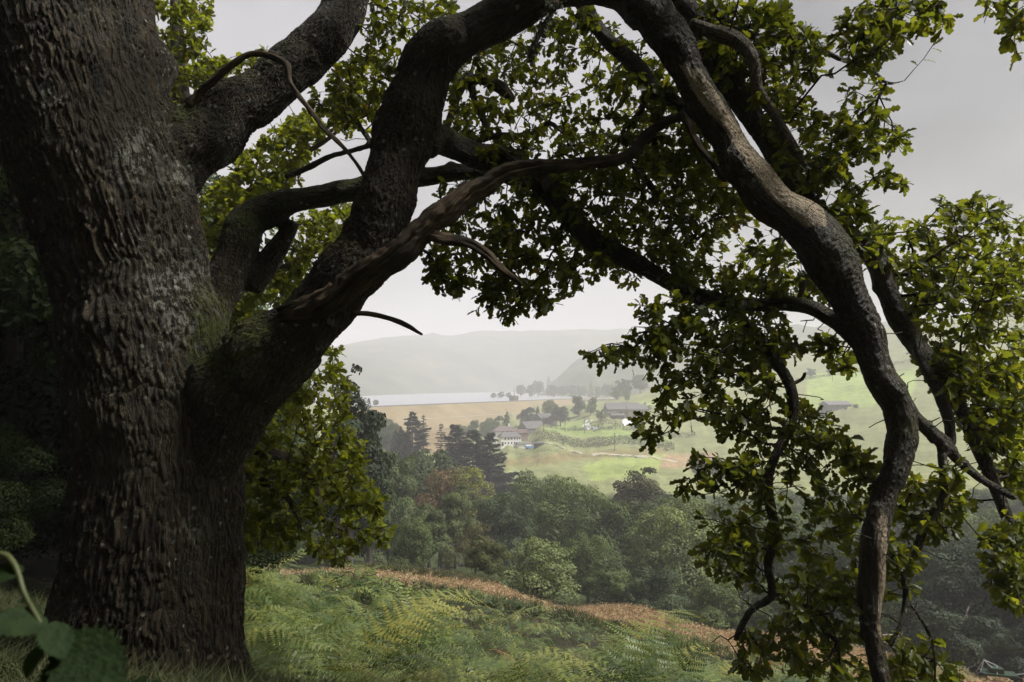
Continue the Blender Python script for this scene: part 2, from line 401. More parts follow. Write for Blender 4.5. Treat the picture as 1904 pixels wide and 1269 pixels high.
# dam: a grassed embankment with a crest wall
dv = (DR-DL); dv.z = 0; dl = dv.length; dd = dv.normalized(); dn = Vector((dd.y, -dd.x, 0))   # dn points downstream, towards us
dm = NM('dam_dry_grass'); dO = dm.n('ShaderNodeTexCoord').outputs['Object']
dcol = dm.mix(.5, dm.ramp(dm.noise(dO, .05, 6, .6), [(.3, (.19, .14, .07)), (.7, (.30, .235, .125))]), dm.ramp(dm.noise(dO, .9, 4), [(.3, (.6, .6, .6)), (.7, (1.3, 1.3, 1.3))]), 'MULTIPLY')
M['dam'] = dm.fin(dm.pbr(dcol, .95, .1)); M['damtrack'] = plain('pale_gravel_track', (.42, .38, .28), .2, .5, .95)
M['wallstone'] = plain('grey_masonry', (.16, .15, .14), .3, 2, .9)
dam = empty('dam', DL, 'long straight earth dam with dry brown grass face holding back the reservoir', 'dam')
prof = [(-14, -9), (-3, 0), (3, 0), (22, -9.6), (24, -9.8), (27, -9.9), (62, -24)]
nS = 60; V = []
for s in range(nS+1):
    for q, h in prof:
        V.append(dd*(dl*s/nS)+dn*q+Vector((0, 0, h+(.25*math.sin(s*1.7+q) if q > 5 else 0))))
kq = len(prof); FQ2 = [(s*kq+p, s*kq+p+1, (s+1)*kq+p+1, (s+1)*kq+p) for s in range(nS) for p in range(kq-1)]
me = mesh_np('embankment', np.array([tuple(v) for v in V]), np.array(FQ2)); obj('embankment', me, M['dam'], dam)
def ribbon(name, mat, parent, q0, q1, h0, h1, thick=.35):
    mb = MB()
    a = [dn*q0+Vector((0, 0, h0)), dn*q1+Vector((0, 0, h1)), dn*q1+Vector((0, 0, h1+thick)), dn*q0+Vector((0, 0, h0+thick))]
    b = [v+dd*dl for v in a]; mb.add(a+b, [(0, 1, 2, 3), (7, 6, 5, 4), (0, 4, 5, 1), (1, 5, 6, 2), (2, 6, 7, 3), (3, 7, 4, 0)])
    return mb.build(name, mat, parent)
ribbon('berm_track', M['damtrack'], dam, 22.3, 25.0, -9.75, -9.7)
ribbon('crest_wall', M['wallstone'], dam, 2.4, 2.9, -.3, -.3, 1.2)
ribbon('crest_wall', M['wallstone'], dam, -3.0, -2.5, -.3, -.3, 1.1)
# valve tower on the crest
tp = DL+dd*231.0+dn*(-3.2)
M['stone'] = plain('valve_house_stone', (.10, .085, .075), .35, 1.2, .9); M['darkglass'] = plain('dark_window', (.02, .022, .025), .2, 3, .25, .5)
tw = empty('valve_tower', (tp.x, tp.y, DL.z-.2), 'square stone valve tower with flat roof standing on the dam crest', 'tower', rz=math.atan2(dd.y, dd.x))
MB().box((0, 0, 2.6), (7.6, 6.0, 5.2)).build('wall', M['stone'], tw)
MB().box((0, 0, 5.45), (8.3, 6.7, .5)).build('roof', M['wallstone'], tw)
MB().box((0, -3.02, 1.3), (1.3, .12, 2.6)).build('door', M['darkglass'], tw)
for x in (-2.3, 2.3): MB().box((x, -3.02, 2.9), (1.0, .12, 1.9)).build('window', M['darkglass'], tw)

# ------------------------------------------------------------------ distant farm buildings
M['white'] = plain('white_render', (.85, .83, .81), .06, 2, .9); M['slate'] = plain('brown_slate', (.17, .13, .125), .2, 1.5, .8)
M['slate2'] = plain('grey_slate', (.15, .142, .145), .15, 1.5, .8); M['tin'] = plain('grey_roof_sheets', (.12, .11, .11), .25, .8, .7)
M['brickwall'] = plain('rough_stone_wall', (.23, .17, .14), .35, 1.5, .95); M['redtin'] = plain('dull_red_roof', (.13, .09, .08), .2, 1.0, .85)
M['blue'] = plain('blue_paint', (.12, .25, .5), .1, 3, .4, .4); M['rubber'] = plain('tyre_rubber', (.015, .015, .016), .3, 5, .8)
M['steel'] = plain('wet_galvanised_steel', (.30, .31, .32), .25, 8, .4, .5); M['darksteel'] = plain('dark_rusty_steel', (.05, .042, .036), .4, 8, .7)
M['green'] = plain('faded_green_paint', (.03, .05, .03), .3, 6, .6)
def house(name, px, Y, w, d, hwall, hroof, rz, wallm, roofm, label, cat='house', hip=0.0, wins=(), chim=(), group=None, dz=0, front_door=None):
    p = gpix(px, Y); p.z += dz
    o = empty(name, p, label, cat, group, rz)
    MB().box((0, 0, (hwall-2)/2), (w, d, hwall+2)).build('wall', wallm, o)
    ov = .5; a, b = w/2+ov, d/2+ov; hx = a-hip
    v = [(-a, -b, hwall-.15), (a, -b, hwall-.15), (a, b, hwall-.15), (-a, b, hwall-.15), (-hx, 0, hwall+hroof), (hx, 0, hwall+hroof),
         (-a, -b, hwall+.12), (a, -b, hwall+.12), (a, b, hwall+.12), (-a, b, hwall+.12)]
    r = MB().add(v, [(3, 2, 1, 0), (0, 1, 7, 6), (1, 2, 8, 7), (2, 3, 9, 8), (3, 0, 6, 9), (6, 7, 5, 4), (8, 9, 4, 5), (7, 8, 5), (9, 6, 4)]).build('roof', roofm, o)
    for cx in chim: MB().box((cx, 0, hwall+hroof+.3), (.9, .9, 1.8)).build('chimney', wallm, r)
    for (x, z, ww, wh) in wins: 
        wd = MB().box((x, -d/2-.01, z), (ww, .14, wh)).build('window', M['darkglass'], o)
        MB().box((x, -d/2-.08, z-wh/2-.08), (ww+.3, .3, .12)).build('sill', wallm, wd)
    if front_door: MB().box((front_door, -d/2-.02, 1.0), (1.0, .14, 2.0)).build('door', M['darkglass'], o)
    return o
house('farmhouse', 938, 368, 11.5, 7, 5.6, 2.7, .12, M['white'], M['slate'], 'white farmhouse with brown hipped slate roof behind the lower white wing', hip=3.2, wins=[(-1.2, 4.8, .9, 1.4), (1.2, 4.8, .9, 1.4), (3.4, 4.8, .9, 1.4)], chim=(2.5,), dz=.8)
house('farmhouse_wing', 947, 352, 10.8, 5.5, 4.3, 2.4, .38, M['white'], M['slate2'], 'white two storey wing with pale slate roof and rows of small windows', hip=2.2,
      wins=[(x, z, .75, .95) for z in (3.5, 1.4) for x in (-3.2, -1.5, .2, 1.8, 3.3, 4.6)], front_door=-4.7)
house('outbuilding', 966, 386, 8, 5, 3.4, 2.0, .3, M['brickwall'], M['redtin'], 'dull red roofed outbuilding behind the white farmhouse', 'outbuilding')
house('barn', 988, 418, 15, 8, 3.2, 4.2, .75, M['tin'], M['tin'], 'tall grey sheet roofed barn on the slope behind the farmhouse', 'barn')
house('lean_to_barn', 1014, 432, 14, 7, 2.4, 3.0, .7, M['tin'], M['tin'], 'lower grey barn running uphill from the tall grey barn', 'barn')
house('white_shed', 974, 350, 7, 3.5, 1.8, .8, .3, M['white'], M['slate2'], 'low pale shed at the end of the white farmhouse wing', 'shed')
house('field_shelter', 1001, 335, 4.5, 2.2, 1.6, .5, .1, M['darksteel'], M['tin'], 'small dark field shelter in the grass right of the farmhouse', 'shelter')
house('long_stone_barn', 1156, 452, 22, 8, 4.4, 4.3, .12, M['brickwall'], M['slate2'], 'long stone barn with grey slate roof in the farmyard on the hill', 'barn', wins=[(-2, 1.6, 1.6, 2.4), (6, 2, 1, 1.2)])
house('stone_cottage', 1182, 452, 13, 8, 5.6, 3.4, .12, M['brickwall'], M['slate2'], 'stone cottage with white gable chimney joined to the long stone barn', 'house', wins=[(-3, 4.2, .9, 1.2), (0, 4.2, .9, 1.2), (3, 4.2, .9, 1.2), (-3, 1.6, .9, 1.2), (3, 1.6, .9, 1.2)], chim=(6.2,), front_door=0)
house('cart_shed', 1147, 440, 8, 5, 2.4, 1.0, .12, M['darksteel'], M['slate2'], 'low open cart shed in front of the long stone barn', 'shed')
house('brick_shed', 1135, 449, 6, 5, 2.6, 1.8, .12, M['brickwall'], M['slate2'], 'little lean shed at the end of the long stone barn', 'shed')
house('pale_barn', 1552, 425, 16, 9, 2.5, 2.2, .2, M['tin'], M['slate2'], 'pale roofed barn among bushes below the hillside field', 'barn')
pv = gpix(984, 346)
van = empty('parked_van', pv, 'small blue and white van parked by the white farmhouse', 'van', rz=.3)
MB().box((0, 0, .95), (4.2, 1.9, 1.1)).build('body', M['blue'], van); MB().box((-.4, 0, 1.75), (2.9, 1.75, .6)).build('cab_roof', M['white'], van)
MB().box((.95, -.02, 1.72), (.25, 1.7, .5)).build('windscreen', M['darkglass'], van)
for x in (-1.3, 1.3):
    for y in (-.85, .85): MB().bar((x, y-.12, .38), (x, y+.12, .38), .38, 12).build('wheel', M['rubber'], van)
def sheet(name, pts, Yd, w, mat, lift=.35):
    C = catmull([tuple(gpix(a, y)) for a, y in zip(pts, Yd)], 3.0); T = np.gradient(C, axis=0); T /= np.linalg.norm(T[:, :2], axis=1)[:, None]
    sd = np.c_[-T[:, 1], T[:, 0], T[:, 0]*0]*w/2; L, Rr = C+sd, C-sd
    for Q in (L, Rr): Q[:, 2] = ground(Q[:, :2])+lift
    n = len(C); V = np.vstack([L, Rr]); i = np.arange(n-1)
    tag(obj(name, mesh_np(name, V, np.stack([i, i+n, i+n+1, i+1], -1), True), mat), kind='structure')
M['road'] = plain('pale_wet_road', (.62, .62, .63), .08, .3, .5, .4)
sheet('farm_track', [1096, 1090, 1089, 1096, 1110], [436, 428, 418, 408, 402], 4.5, M['road'])
sheet('farmyard', [1172, 1170, 1171, 1174], [440, 428, 418, 410], 9.0, M['road'])
sheet('valley_path', [1000, 1060, 1130, 1200, 1300], [342, 332, 322, 312, 306], 3.0, M['damtrack'], .2)
for px_, Y in ((1010, 385), (1050, 400), (1086, 395), (1142, 330), (1548, 520)):
    p = gpix(px_, Y); e = empty('utility_pole', p, 'thin wooden utility pole standing in the fields', 'pole', 'utility poles in the fields')
    MB().bar((0, 0, -.5), (0, 0, 8.5), .16, 8).build('post', M['treebark'], e); MB().box((0, 0, 8.0), (1.8, .14, .14)).build('crossarm', M['treebark'], e)

# ------------------------------------------------------------------ leaf builders
def rotmats(D, Nn):
    """columns: side, along D, normal"""
    D = D/np.linalg.norm(D, axis=1, keepdims=True); S = np.cross(D, Nn); S /= np.linalg.norm(S, axis=1, keepdims=True)+1e-9
    return np.stack([S, D, np.cross(S, D)], -1)
def scatter(tv, tf, P, Rm, size, rnd):
    n = len(P); V = np.einsum('nij,kj->nki', Rm, tv)*np.asarray(size).reshape(n, 1, 1)+P[:, None]; k = len(tv)
    FA = (tf[None]+np.arange(n)[:, None, None]*k).reshape(-1, tf.shape[1])
    return V.reshape(-1, 3), FA, np.repeat(rnd, k)
def leaf_template(prof, fold=.18, droop=.16):
    v = []; f = []
    for t, w in prof: v.append((0, t, -droop*t*t)); 
    n = len(prof)
    for s in (-1, 1):
        for t, w in prof: v.append((s*w, t+(.03 if w > .2 else 0), -droop*t*t+fold*w))
    for i in range(n-1):
        f += [(i, i+1, n+i+1, n+i), (i, 2*n+i, 2*n+i+1, i+1)]
    return np.array(v, float), np.array(f)
OAK = leaf_template([(0, .012), (.10, .02), (.24, .15), (.34, .09), (.52, .28), (.63, .17), (.80, .26), (.91, .13), (1.0, .05)])
OAKS = leaf_template([(0, .015), (.22, .14), (.33, .09), (.53, .29), (.64, .17), (.82, .25), (1.0, .06)])
KITE = (np.array([(0, 0, 0), (.36, .5, .07), (0, 1, -.06), (-.36, .5, .07)], float), np.array([(0, 1, 2), (0, 2, 3)]))
ROUND = leaf_template([(0, .01), (.2, .26), (.55, .34), (.82, .2), (1.0, .01)])

# ------------------------------------------------------------------ trees: shared crown meshes
def unit(n): 
    v = RNG.normal(size=(n, 3)); return v/np.linalg.norm(v, axis=1, keepdims=True)
def crown_mesh(name, H, Wd, base, nl, lobes, ls, seed, pointy=0.0, open_=0.0):
    global RNG
    RNG = np.random.default_rng(seed)
    cz = (H+base)/2; rz = (H-base)/2; rx = Wd/2; L = []
    d = unit(lobes); rr = RNG.uniform(.35, .88, lobes)
    C = d*rr[:, None]*np.array([rx, rx, rz])
    if pointy: C[:, :2] *= np.clip(1.15-pointy*(C[:, 2:3]/rz*.5+.5), .15, 1.2)
    C[:, 2] += cz
    lr = rx*RNG.uniform(.17, .36, lobes)*(1.2-.4*rr)
    if pointy: lr *= np.clip(1.2-pointy*((C[:, 2]-base)/(H-base)), .35, 1.2)
    pr = lr**2/np.sum(lr**2); idx = RNG.choice(lobes, int(nl*1.6), p=pr)
    q = unit(len(idx)); q[:, 2] = np.where(q[:, 2] < -.45, -q[:, 2], q[:, 2])
    P = C[idx]+q*(lr[idx]*RNG.uniform(.72, 1.08, len(idx))**1)[:, None]*np.array([1.1, 1.1, .85])
    P += fbm(P/(ls*6), 2, seed)[:, None]*q*ls*2.2
    # drop those deep inside other lobes
    dd_ = np.min(np.linalg.norm(P[:, None]-C[None], axis=2)/lr[None], axis=1); keep = dd_ > .66
    if open_: keep &= fbm(P/1.4, 2, seed+3) > -open_
    P, q, idx = P[keep][:nl], q[keep][:nl], idx[keep][:nl]; n = len(P); lobc = RNG.normal(0, .16, lobes)[idx]
    Nn = q+unit(n)*.38; Nn[:, 2] += .2; D = np.cross(Nn, unit(n)); D[:, 2] -= .25
    V, FA, rn = scatter(KITE[0], KITE[1], P, rotmats(D, Nn), ls*RNG.uniform(.7, 1.35, n), np.clip(RNG.normal(.48, .16, n)+lobc+.12*fbm(P/2.2, 2, seed+9), 0, .95))
    cm = mesh_np(name+'_crown', V, FA, False, {'rnd': rn}); cm.materials.append(M['farleaf'])
    parts = [tube(catmull([(0, 0, -1.5, H*.028), (0.1, 0, H*.2, H*.020), (0, .15, H*.5, H*.013), (0, 0, H*.85, H*.004)], .8)[:, :3],
                  catmull([(0, 0, -1.5, H*.028), (0.1, 0, H*.2, H*.020), (0, .15, H*.5, H*.013), (0, 0, H*.85, H*.004)], .8)[:, 3], 8)]
    for a in range(0, lobes, 3):
        p = C[a]; s = Vector((0, 0, max(base*.8, p[2]*.55))); m_ = (np.array(s)+p)/2+np.array([0, 0, -.04*H*(.3)])
        cc_ = catmull([(*s, H*.008), (*m_, H*.005), (*p, H*.002)], 1.2); parts.append(tube(cc_[:, :3], cc_[:, 3], 5))
    V, fl = cat_parts(parts); tm = mesh_np(name+'_trunk', V, fl, True); tm.materials.append(M['treebark'])
    return cm, tm
def conifer_mesh(name, H, Wd, base, seed, droop=.25, irregular=.3, tuft=.55):
    rg = np.random.default_rng(seed); P = []; D = []; parts = []
    c = catmull([(0, 0, -1, H*.018), (0, 0, H*.5, H*.010), (0, 0, H, H*.002)], 1.0); parts.append(tube(c[:, :3], c[:, 3], 7))
    z = base
    while z < H*.985:
        t = (z-base)/(H-base); Lb = Wd/2*(1-t)**.8*(1+irregular*rg.normal()*.6)+.25
        for b in range(rg.integers(3, 6)):
            a = rg.uniform(0, 2*math.pi); l = max(.3, Lb*rg.uniform(.6, 1.15)); dr = np.array([math.cos(a), math.sin(a), 0])
            tip = np.array([0, 0, z])+dr*l+np.array([0, 0, (.22-droop*(1.2-t))*l])
            m_ = np.array([0, 0, z])+dr*l*.5+np.array([0, 0, .02*l])
            cb = catmull([(0, 0, z, .05), (*m_, .035), (*tip, .012)], 1.2); parts.append(tube(cb[:, :3], cb[:, 3], 4, cap=False))
            nt_ = int(5+l*7)
            for w in np.linspace(.18, 1.0, nt_):
                q = (1-w)**2*np.array([0, 0, z])+2*w*(1-w)*m_+w*w*tip
                for s in (-1, 1):
                    sd = np.array([-dr[1], dr[0], 0])*s; P.append(q+rg.normal(size=3)*.06); D.append(dr*.8+sd*rg.uniform(.4, 1.1)+np.array([0, 0, rg.uniform(-.55, .12)]))
        z += H*.022*rg.uniform(.7, 1.5)
    P = np.array(P); D = np.array(D); n = len(P); Nn = np.tile([0, 0, 1.0], (n, 1))+rg.normal(size=(n, 3))*.4
    V, FA, rn = scatter(KITE[0]*np.array([.75, 1, 1]), KITE[1], P, rotmats(D, Nn), tuft*rg.uniform(.7, 1.3, n)*np.clip(1.1-(P[:, 2]-base)/(H-base)*.6, .4, 1), np.clip(rg.normal(.45, .2, n), 0, .95))
    cm = mesh_np(name+'_crown', V, FA, False, {'rnd': rn}); cm.materials.append(M['farleaf'])
    V, fl = cat_parts(parts); tm = mesh_np(name+'_trunk', V, fl, True); tm.materials.append(M['treebark'])
    return cm, tm
KINDS = {  # name: (meshes, nominal height)
 'oak1': (crown_mesh('broad_oak', 16, 15, -.6, 17000, 52, .34, 11), 16),
 'oak2': (crown_mesh('round_oak', 16, 13, -.8, 17000, 46, .34, 12), 16),
 'ash': (crown_mesh('tall_ash', 20, 11, 2.5, 16000, 52, .36, 13, .35, .55), 20),
 'bush': (crown_mesh('bushy_tree', 8, 9, .2, 12000, 34, .26, 14), 8),
 'layer': (crown_mesh('layered_tree', 10, 9, .4, 12000, 60, .27, 15, .3, .6), 10),
 'tower': (crown_mesh('ivy_tree', 20, 8, .5, 15000, 60, .36, 16, .40), 20),
 'wisp': (crown_mesh('wispy_tree', 12, 9, .8, 9000, 60, .26, 17, .3, .35), 12),
 'fir': (conifer_mesh('fir', 18, 9, 1.0, 21, .25, .3, .75), 18),
 'spruce': (conifer_mesh('spruce', 18, 6, 2.5, 22, .35, .55), 18),
 'cedar': (conifer_mesh('cedar', 17, 13, 1.5, 23, .12, .5, 1.15), 17),
}
def tree(kind, loc, h, col, label, group=None, cat='tree', rz=None, wide=1.0, name=None):
    (cm, tm), H = KINDS[kind]; s = h/H
    nm = name or {'oak1': 'oak_tree', 'oak2': 'oak_tree', 'ash': 'ash_tree', 'bush': 'bush', 'layer': 'hawthorn_tree', 'tower': 'ivy_clad_tree', 'wisp': 'birch_tree', 'fir': 'fir_tree', 'spruce': 'spruce_tree', 'cedar': 'pine_tree'}[kind]
    e = empty(nm, loc, label, cat, group, random.uniform(0, 6.28) if rz is None else rz); e.scale = (s*wide, s*wide, s)
    t = obj('trunk', tm, None, e); c = obj('crown', cm, None, e); c.color = (*col, 1)
    return e
def tree_px(kind, px, top, Y, h, col, label, group=None, wide=1.0, cat='tree', name=None):
    """stands on the ground in column px at depth Y; h None = tall enough for its top to reach photo row top"""
    g = gpix(px, Y); tz = float(ray(px, top)[1])*Y
    hh = (tz-g.z)*{'tower': 1.14, 'ash': 1.06, 'wisp': 1.06, 'layer': 1.06}.get(kind, 1.03) if h is None else h
    return tree(kind, g, max(hh, 2), col, label, group, cat, None, wide, name)
G1, G2, G3, G4, GY, GR, GB = (.090, .122, .040), (.115, .150, .048), (.062, .088, .034), (.15, .185, .068), (.20, .21, .05), (.16, .105, .05), (.040, .058, .030)
# wood in the valley below the mown strip
VW = 'trees of the valley wood below the mown strip'
T = [ # kind px top Y col wide label
 ('layer',1005,1008,50,G4,1.25,'light green layered hawthorn at the edge of the mown strip'),
 ('bush',905,1003,49,(.085,.10,.03),1.15,'yellowish bushy tree beside the layered hawthorn'),
 ('wisp',838,1015,52,(.10,.105,.04),1.2,'straw green wispy bush where the mown strip narrows'),
 ('wisp',885,975,56,(.11,.10,.045),1.3,'dry looking twiggy tree behind the yellowish bush'),
 ('oak2',930,895,86,G3,.95,'dark round oak standing above the straw green bushes'),
 ('ash',850,900,74,(.11,.135,.05),1.0,'pale feathery tree with light yellow green leaves left of the dark round oak'),
 ('ash',800,938,66,(.095,.12,.045),1.1,'pale green tree in front of the ivy dark trees'),
 ('wisp',880,868,92,GY,.9,'bright yellow green tree top below the dark pines'),
 ('wisp',820,872,95,GR,1.0,'reddish brown dying tree between the green crowns'),
 ('oak1',1060,884,92,G2,1.0,'broad tree at the wood edge just under the pale green field'),('oak2',1140,905,84,G1,.9,'round tree left of the tawny topped tree in the valley wood'),('oak1',1000,872,115,G1,.9,'dark oak crown at the top edge of the wood under the green field'),
 ('ash',1185,868,105,(.095,.10,.045),1.1,'tawny topped tree standing highest in the wood under the green field'),
 ('oak1',1255,925,72,G4,.95,'large light green oak spreading right of the tawny topped tree'),('oak2',1320,905,80,G2,1.0,'round tree behind the drooping oak branch in the valley wood'),('oak1',1395,915,78,G1,1.0,'broad tree seen through the leaves of the drooping oak branch'),('oak2',1240,895,100,G2,1.0,'round tree behind the large light green oak in the valley wood'),
 ('bush',1130,1045,62,G1,1.2,'low bushy tree right of the light green hawthorn'),('bush',1215,1060,60,G3,1.2,'dark low bush between the hawthorn and the large light green oak'),('bush',1330,1085,56,G2,1.2,'low bush at the foot of the large light green oak'),('bush',1440,1090,54,G1,1.2,'low bush beyond the cut strip behind the drooping oak branch'),
 ('oak1',1090,985,68,G1,.85,'broad tree close behind the light green hawthorn'),('oak2',1480,960,70,G3,.95,None),('oak1',1560,985,64,G3,.9,None),('oak2',1660,985,60,GB,.95,None),
 ('oak1',1760,985,56,GB,.95,None),('oak2',1850,975,54,GB,1.0,None),('oak1',1960,950,54,GB,1.0,None),('bush',1740,1130,47,GB,1.2,'dark bush at the wood foot left of the bracken cutter'),('bush',1870,1160,45,GB,1.2,'dark bush at the wood foot beside the bracken cutter'),('bush',1640,1120,50,G3,1.2,'dark bush beyond the cut strip behind the foot of the great drooping limb'),
 ('oak1',770,960,60,G1,.85,'broad tree beside the hanging yellow green oak leaves'),('oak2',745,905,84,G1,1.0,'round tree between the hanging oak leaves and the pale ash'),
 ('tower',690,790,62,G3,.8,'tall dark ivy clad tree rising beside the hanging oak leaves'),('tower',652,700,50,(.036,.052,.024),.9,'tallest dark ivy clad tree against the misty hill'),
 ('ash',735,838,88,(.12,.15,.06),.8,'pale grey green ash in front of the dark valley trees'),('oak2',775,812,112,G3,.9,'dark round tree below the dam with spreading top'),
 ('oak1',700,840,120,G1,.9,None),('oak1',620,840,75,G1,1.0,None),('oak2',560,860,70,G1,1.0,None),
]
for kd, px_, tp_, Y, cl, wd, lb in T:
    if lb is None:
        lb = {'oak1': 'shaded tree of the dark wood behind the great drooping limb' if px_ > 1400 else 'tree half hidden behind the hanging yellow green oak leaves', 'oak2': 'shaded tree of the dark wood behind the great drooping limb' if px_ > 1400 else 'tree half hidden behind the hanging yellow green oak leaves', 'bush': 'low bushy tree along the foot of the valley wood'}[kd]
    tree_px(kd, px_, tp_, Y, None, cl, lb, VW, wd)
for n_, (px_, tp_, Y) in enumerate([(1450,903,150),(1540,898,165),(1640,905,155),(1730,898,160),(1820,905,150),(1905,898,145),(1590,935,115),(1700,930,112),(1800,938,105),(1890,930,100)]):
    tree_px(('oak1', 'oak2')[n_ % 2], px_, tp_, Y, None, (G1, G3, G2)[n_ % 3], 'tree at the back of the wood seen beyond the great drooping limb', VW, 1.15)
# dark conifers left of the farmhouse
CON = 'dark conifers left of the white farmhouse'
for kd, px_, tp_, Y, wd, lb in [('cedar',848,793,205,1.22,'leaning dark pine with pointed top in the conifer clump'),('cedar',880,803,196,1.35,'broad dark pine filling the middle of the conifer clump'),('cedar',912,808,190,1.15,'dark pine with level branches at the edge of the green field'),
        ('cedar',768,769,240,1.0,'crooked pine with ragged open branches below the dam'),('spruce',788,774,245,1.0,'slender spruce beside the crooked pine below the dam'),('spruce',821,790,225,.9,'small slender spruce between the pines below the dam'),
        ('fir',748,796,225,.9,'short fir at the left foot of the crooked pine'),('fir',736,800,235,.8,'short fir at the left foot of the crooked pine'),('fir',760,800,215,.8,'short fir at the left foot of the crooked pine'),('fir',685,742,300,.7,'tiny lone fir against the left end of the reservoir')]:
    tree_px(kd, px_, tp_, Y, None, (.026, .034, .022), lb, CON, wd)
# trees round the farm and along the far shore
FT_ = 'hedgerow trees round the hill farm'
for kd, px_, tp_, Y, wd, cl, lb in [('oak1',1022,742,452,.9,G1,'round tree standing right of the valve tower below the dam'),('oak2',1076,731,470,.95,G3,'tall round tree at the bend of the farm track'),('oak2',1102,735,478,.8,G3,'smaller round tree touching the tall one at the track bend'),
        ('oak1',1042,754,425,1.1,GB,'wide dark tree above the steep green field'),('bush',981,760,440,.9,GB,'dark bush against the dry grass of the dam'),('tower',1000,755,446,.8,GB,'narrow dark tree against the dry grass of the dam'),
        ('oak2',880,777,400,.9,G3,'grey green round tree left of the farmhouse'),('oak1',905,780,395,.9,G1,None),('tower',943,764,410,.7,G2,'upright green tree above the farmhouse roof'),('bush',922,776,402,1.0,G2,None),('oak1',860,790,390,1.0,G1,None),
        ('bush',1118,762,425,1.0,G2,'rounded bush beside the bend of the farm track'),('oak1',1098,750,455,.9,G2,None),('oak2',1160,700,640,1.0,G3,'broad tree in the dark clump above the stone barn'),('oak1',1190,695,640,1.05,G3,'highest tree in the dark clump above the stone barn'),('bush',1146,722,600,1.2,G2,None),
        ('oak1',1166,729,545,.7,G2,'small neat round tree alone on the field above the barn'),('bush',1205,754,480,1.3,G2,None),('bush',1228,756,475,1.3,G2,None),('bush',1190,776,425,1.1,G2,None),('oak1',1250,725,560,1.0,G2,None),('oak2',1290,712,620,1.0,G2,None),
        ('bush',1570,756,415,1.3,G3,'grey bush by the pale roofed barn'),('bush',1590,752,412,1.4,G3,'grey bush by the pale roofed barn'),('bush',1530,765,410,1.3,G3,'grey bush by the pale roofed barn'),('bush',1508,686,560,1.2,G3,'small tree on the hedge line across the hillside field'),('bush',1545,684,560,1.3,G3,'small tree on the hedge line across the hillside field'),
        ('oak1',1300,842,250,1.0,(.10,.115,.075),None),('oak2',1335,850,240,1.0,(.10,.115,.075),None)]:
    tree_px(kd, px_, tp_, Y, None, cl, lb or 'leafy tree among the hedges round the hill farm', FT_, wd)
FS = 'misty trees on the far shore of the reservoir'
for n, (px_, tp_, Y, kd, wd) in enumerate([(918,731,880,'bush',1.3),(932,729,890,'bush',1.3),(946,730,890,'bush',1.2),(968,714,960,'oak1',.9),(985,712,970,'oak2',.9),(1000,706,990,'oak1',.9),(1020,700,960,'spruce',1.1),(1030,712,950,'oak2',1.0),(1045,716,950,'oak1',1.0),(1062,712,940,'oak2',1.0),
        (1080,716,930,'oak1',1.0),(1098,708,920,'fir',.8),(1112,716,900,'oak2',1.0),(1130,712,880,'oak1',1.0),(956,718,940,'spruce',.5),(1120,690,1150,'fir',.9),(1085,685,1200,'fir',.9),(1065,690,1200,'oak1',1.0),(1145,690,1100,'oak2',1.1),(700,744,560,'oak1',1.0),(672,735,560,'oak2',1.2),(655,730,540,'oak1',1.2)]):
    x = (px_-952)/F*Y; g = Vector((x, Y, max(gz(x, Y), WZ-.5))); tz = float(ray(px_, tp_)[1])*Y
    tree(kd, g, max(tz-g.z, 6), GB, 'hazy conifer rising from the far shore trees' if kd in ('spruce', 'fir') else 'hazy rounded tree on the far shore of the reservoir', FS, wide=wd)
for n, (px_, tp_, Y) in enumerate([(684,776,300),(704,770,310),(724,784,295),(742,800,290),(664,772,290)]):
    tree_px('oak1', px_, tp_, Y, None, G3, 'misty grey tree on the left abutment of the dam', 'misty trees at the left end of the dam', 1.1)

# hedges: strips of leafy clumps
def hedge(pts, Yd, h, w, col, label, dens=9.0, ls=.55):
    C = catmull([tuple(gpix(a, y)) for a, y in zip(pts, Yd)], 1.0); C[:, 2] = ground(C[:, :2]); n = int(len(C)*dens*(h+w)/2)
    k_ = RNG.integers(0, len(C), n); a = RNG.uniform(0, math.pi, n); hh = h*(.8+.35*fbm(C/4, 2, 4))[k_]
    T_ = np.gradient(C, axis=0); T_ /= np.linalg.norm(T_, axis=1)[:, None]; sd = np.c_[-T_[:, 1], T_[:, 0], T_[:, 0]*0][k_]
    q = sd*np.cos(a)[:, None]+np.array([0, 0, 1.0])*np.sin(a)[:, None]
    P = C[k_]+sd*(np.cos(a)*w/2)[:, None]+np.c_[a*0, a*0, np.sin(a)*hh]+RNG.normal(size=(n, 3))*.25
    Nn = q+unit(n)*.6; D = np.cross(Nn, unit(n)); b = Vector(C[0])
    V, FA, rn = scatter(KITE[0], KITE[1], P-np.array(b), rotmats(D, Nn), ls*RNG.uniform(.7, 1.4, n), np.clip(RNG.normal(.5, .2, n), 0, .95))
    e = empty('hedge', b, label, 'hedge', 'field hedges of the hill farm')
    o = obj('foliage', mesh_np('hedge', V, FA, False, {'rnd': rn}), M['farleaf'], e); o.color = (*col, 1)
    st = MB()
    for i in range(0, len(C), 4): p = C[i]-np.array(b); st.bar((p[0], p[1], p[2]-.3), (p[0]+.1, p[1], p[2]+h*.6), .05, 4)
    st.build('stems', M['treebark'], e)
hedge([985, 1040, 1100, 1170, 1250], [362, 352, 348, 352, 350], 3.2, 5.0, (.085, .10, .045), 'thick scrubby hedge running right from the white farmhouse')
hedge([1000, 1060, 1120, 1180, 1250], [378, 368, 364, 366, 362], 2.6, 4.0, (.085, .10, .045), 'second scrubby hedge above the thick one near the farmhouse')
hedge([1010, 1040, 1075, 1100, 1120], [408, 408, 414, 408, 404], 2.0, 2.4, (.08, .095, .045), 'hedge climbing beside the grey barns to the farm track')
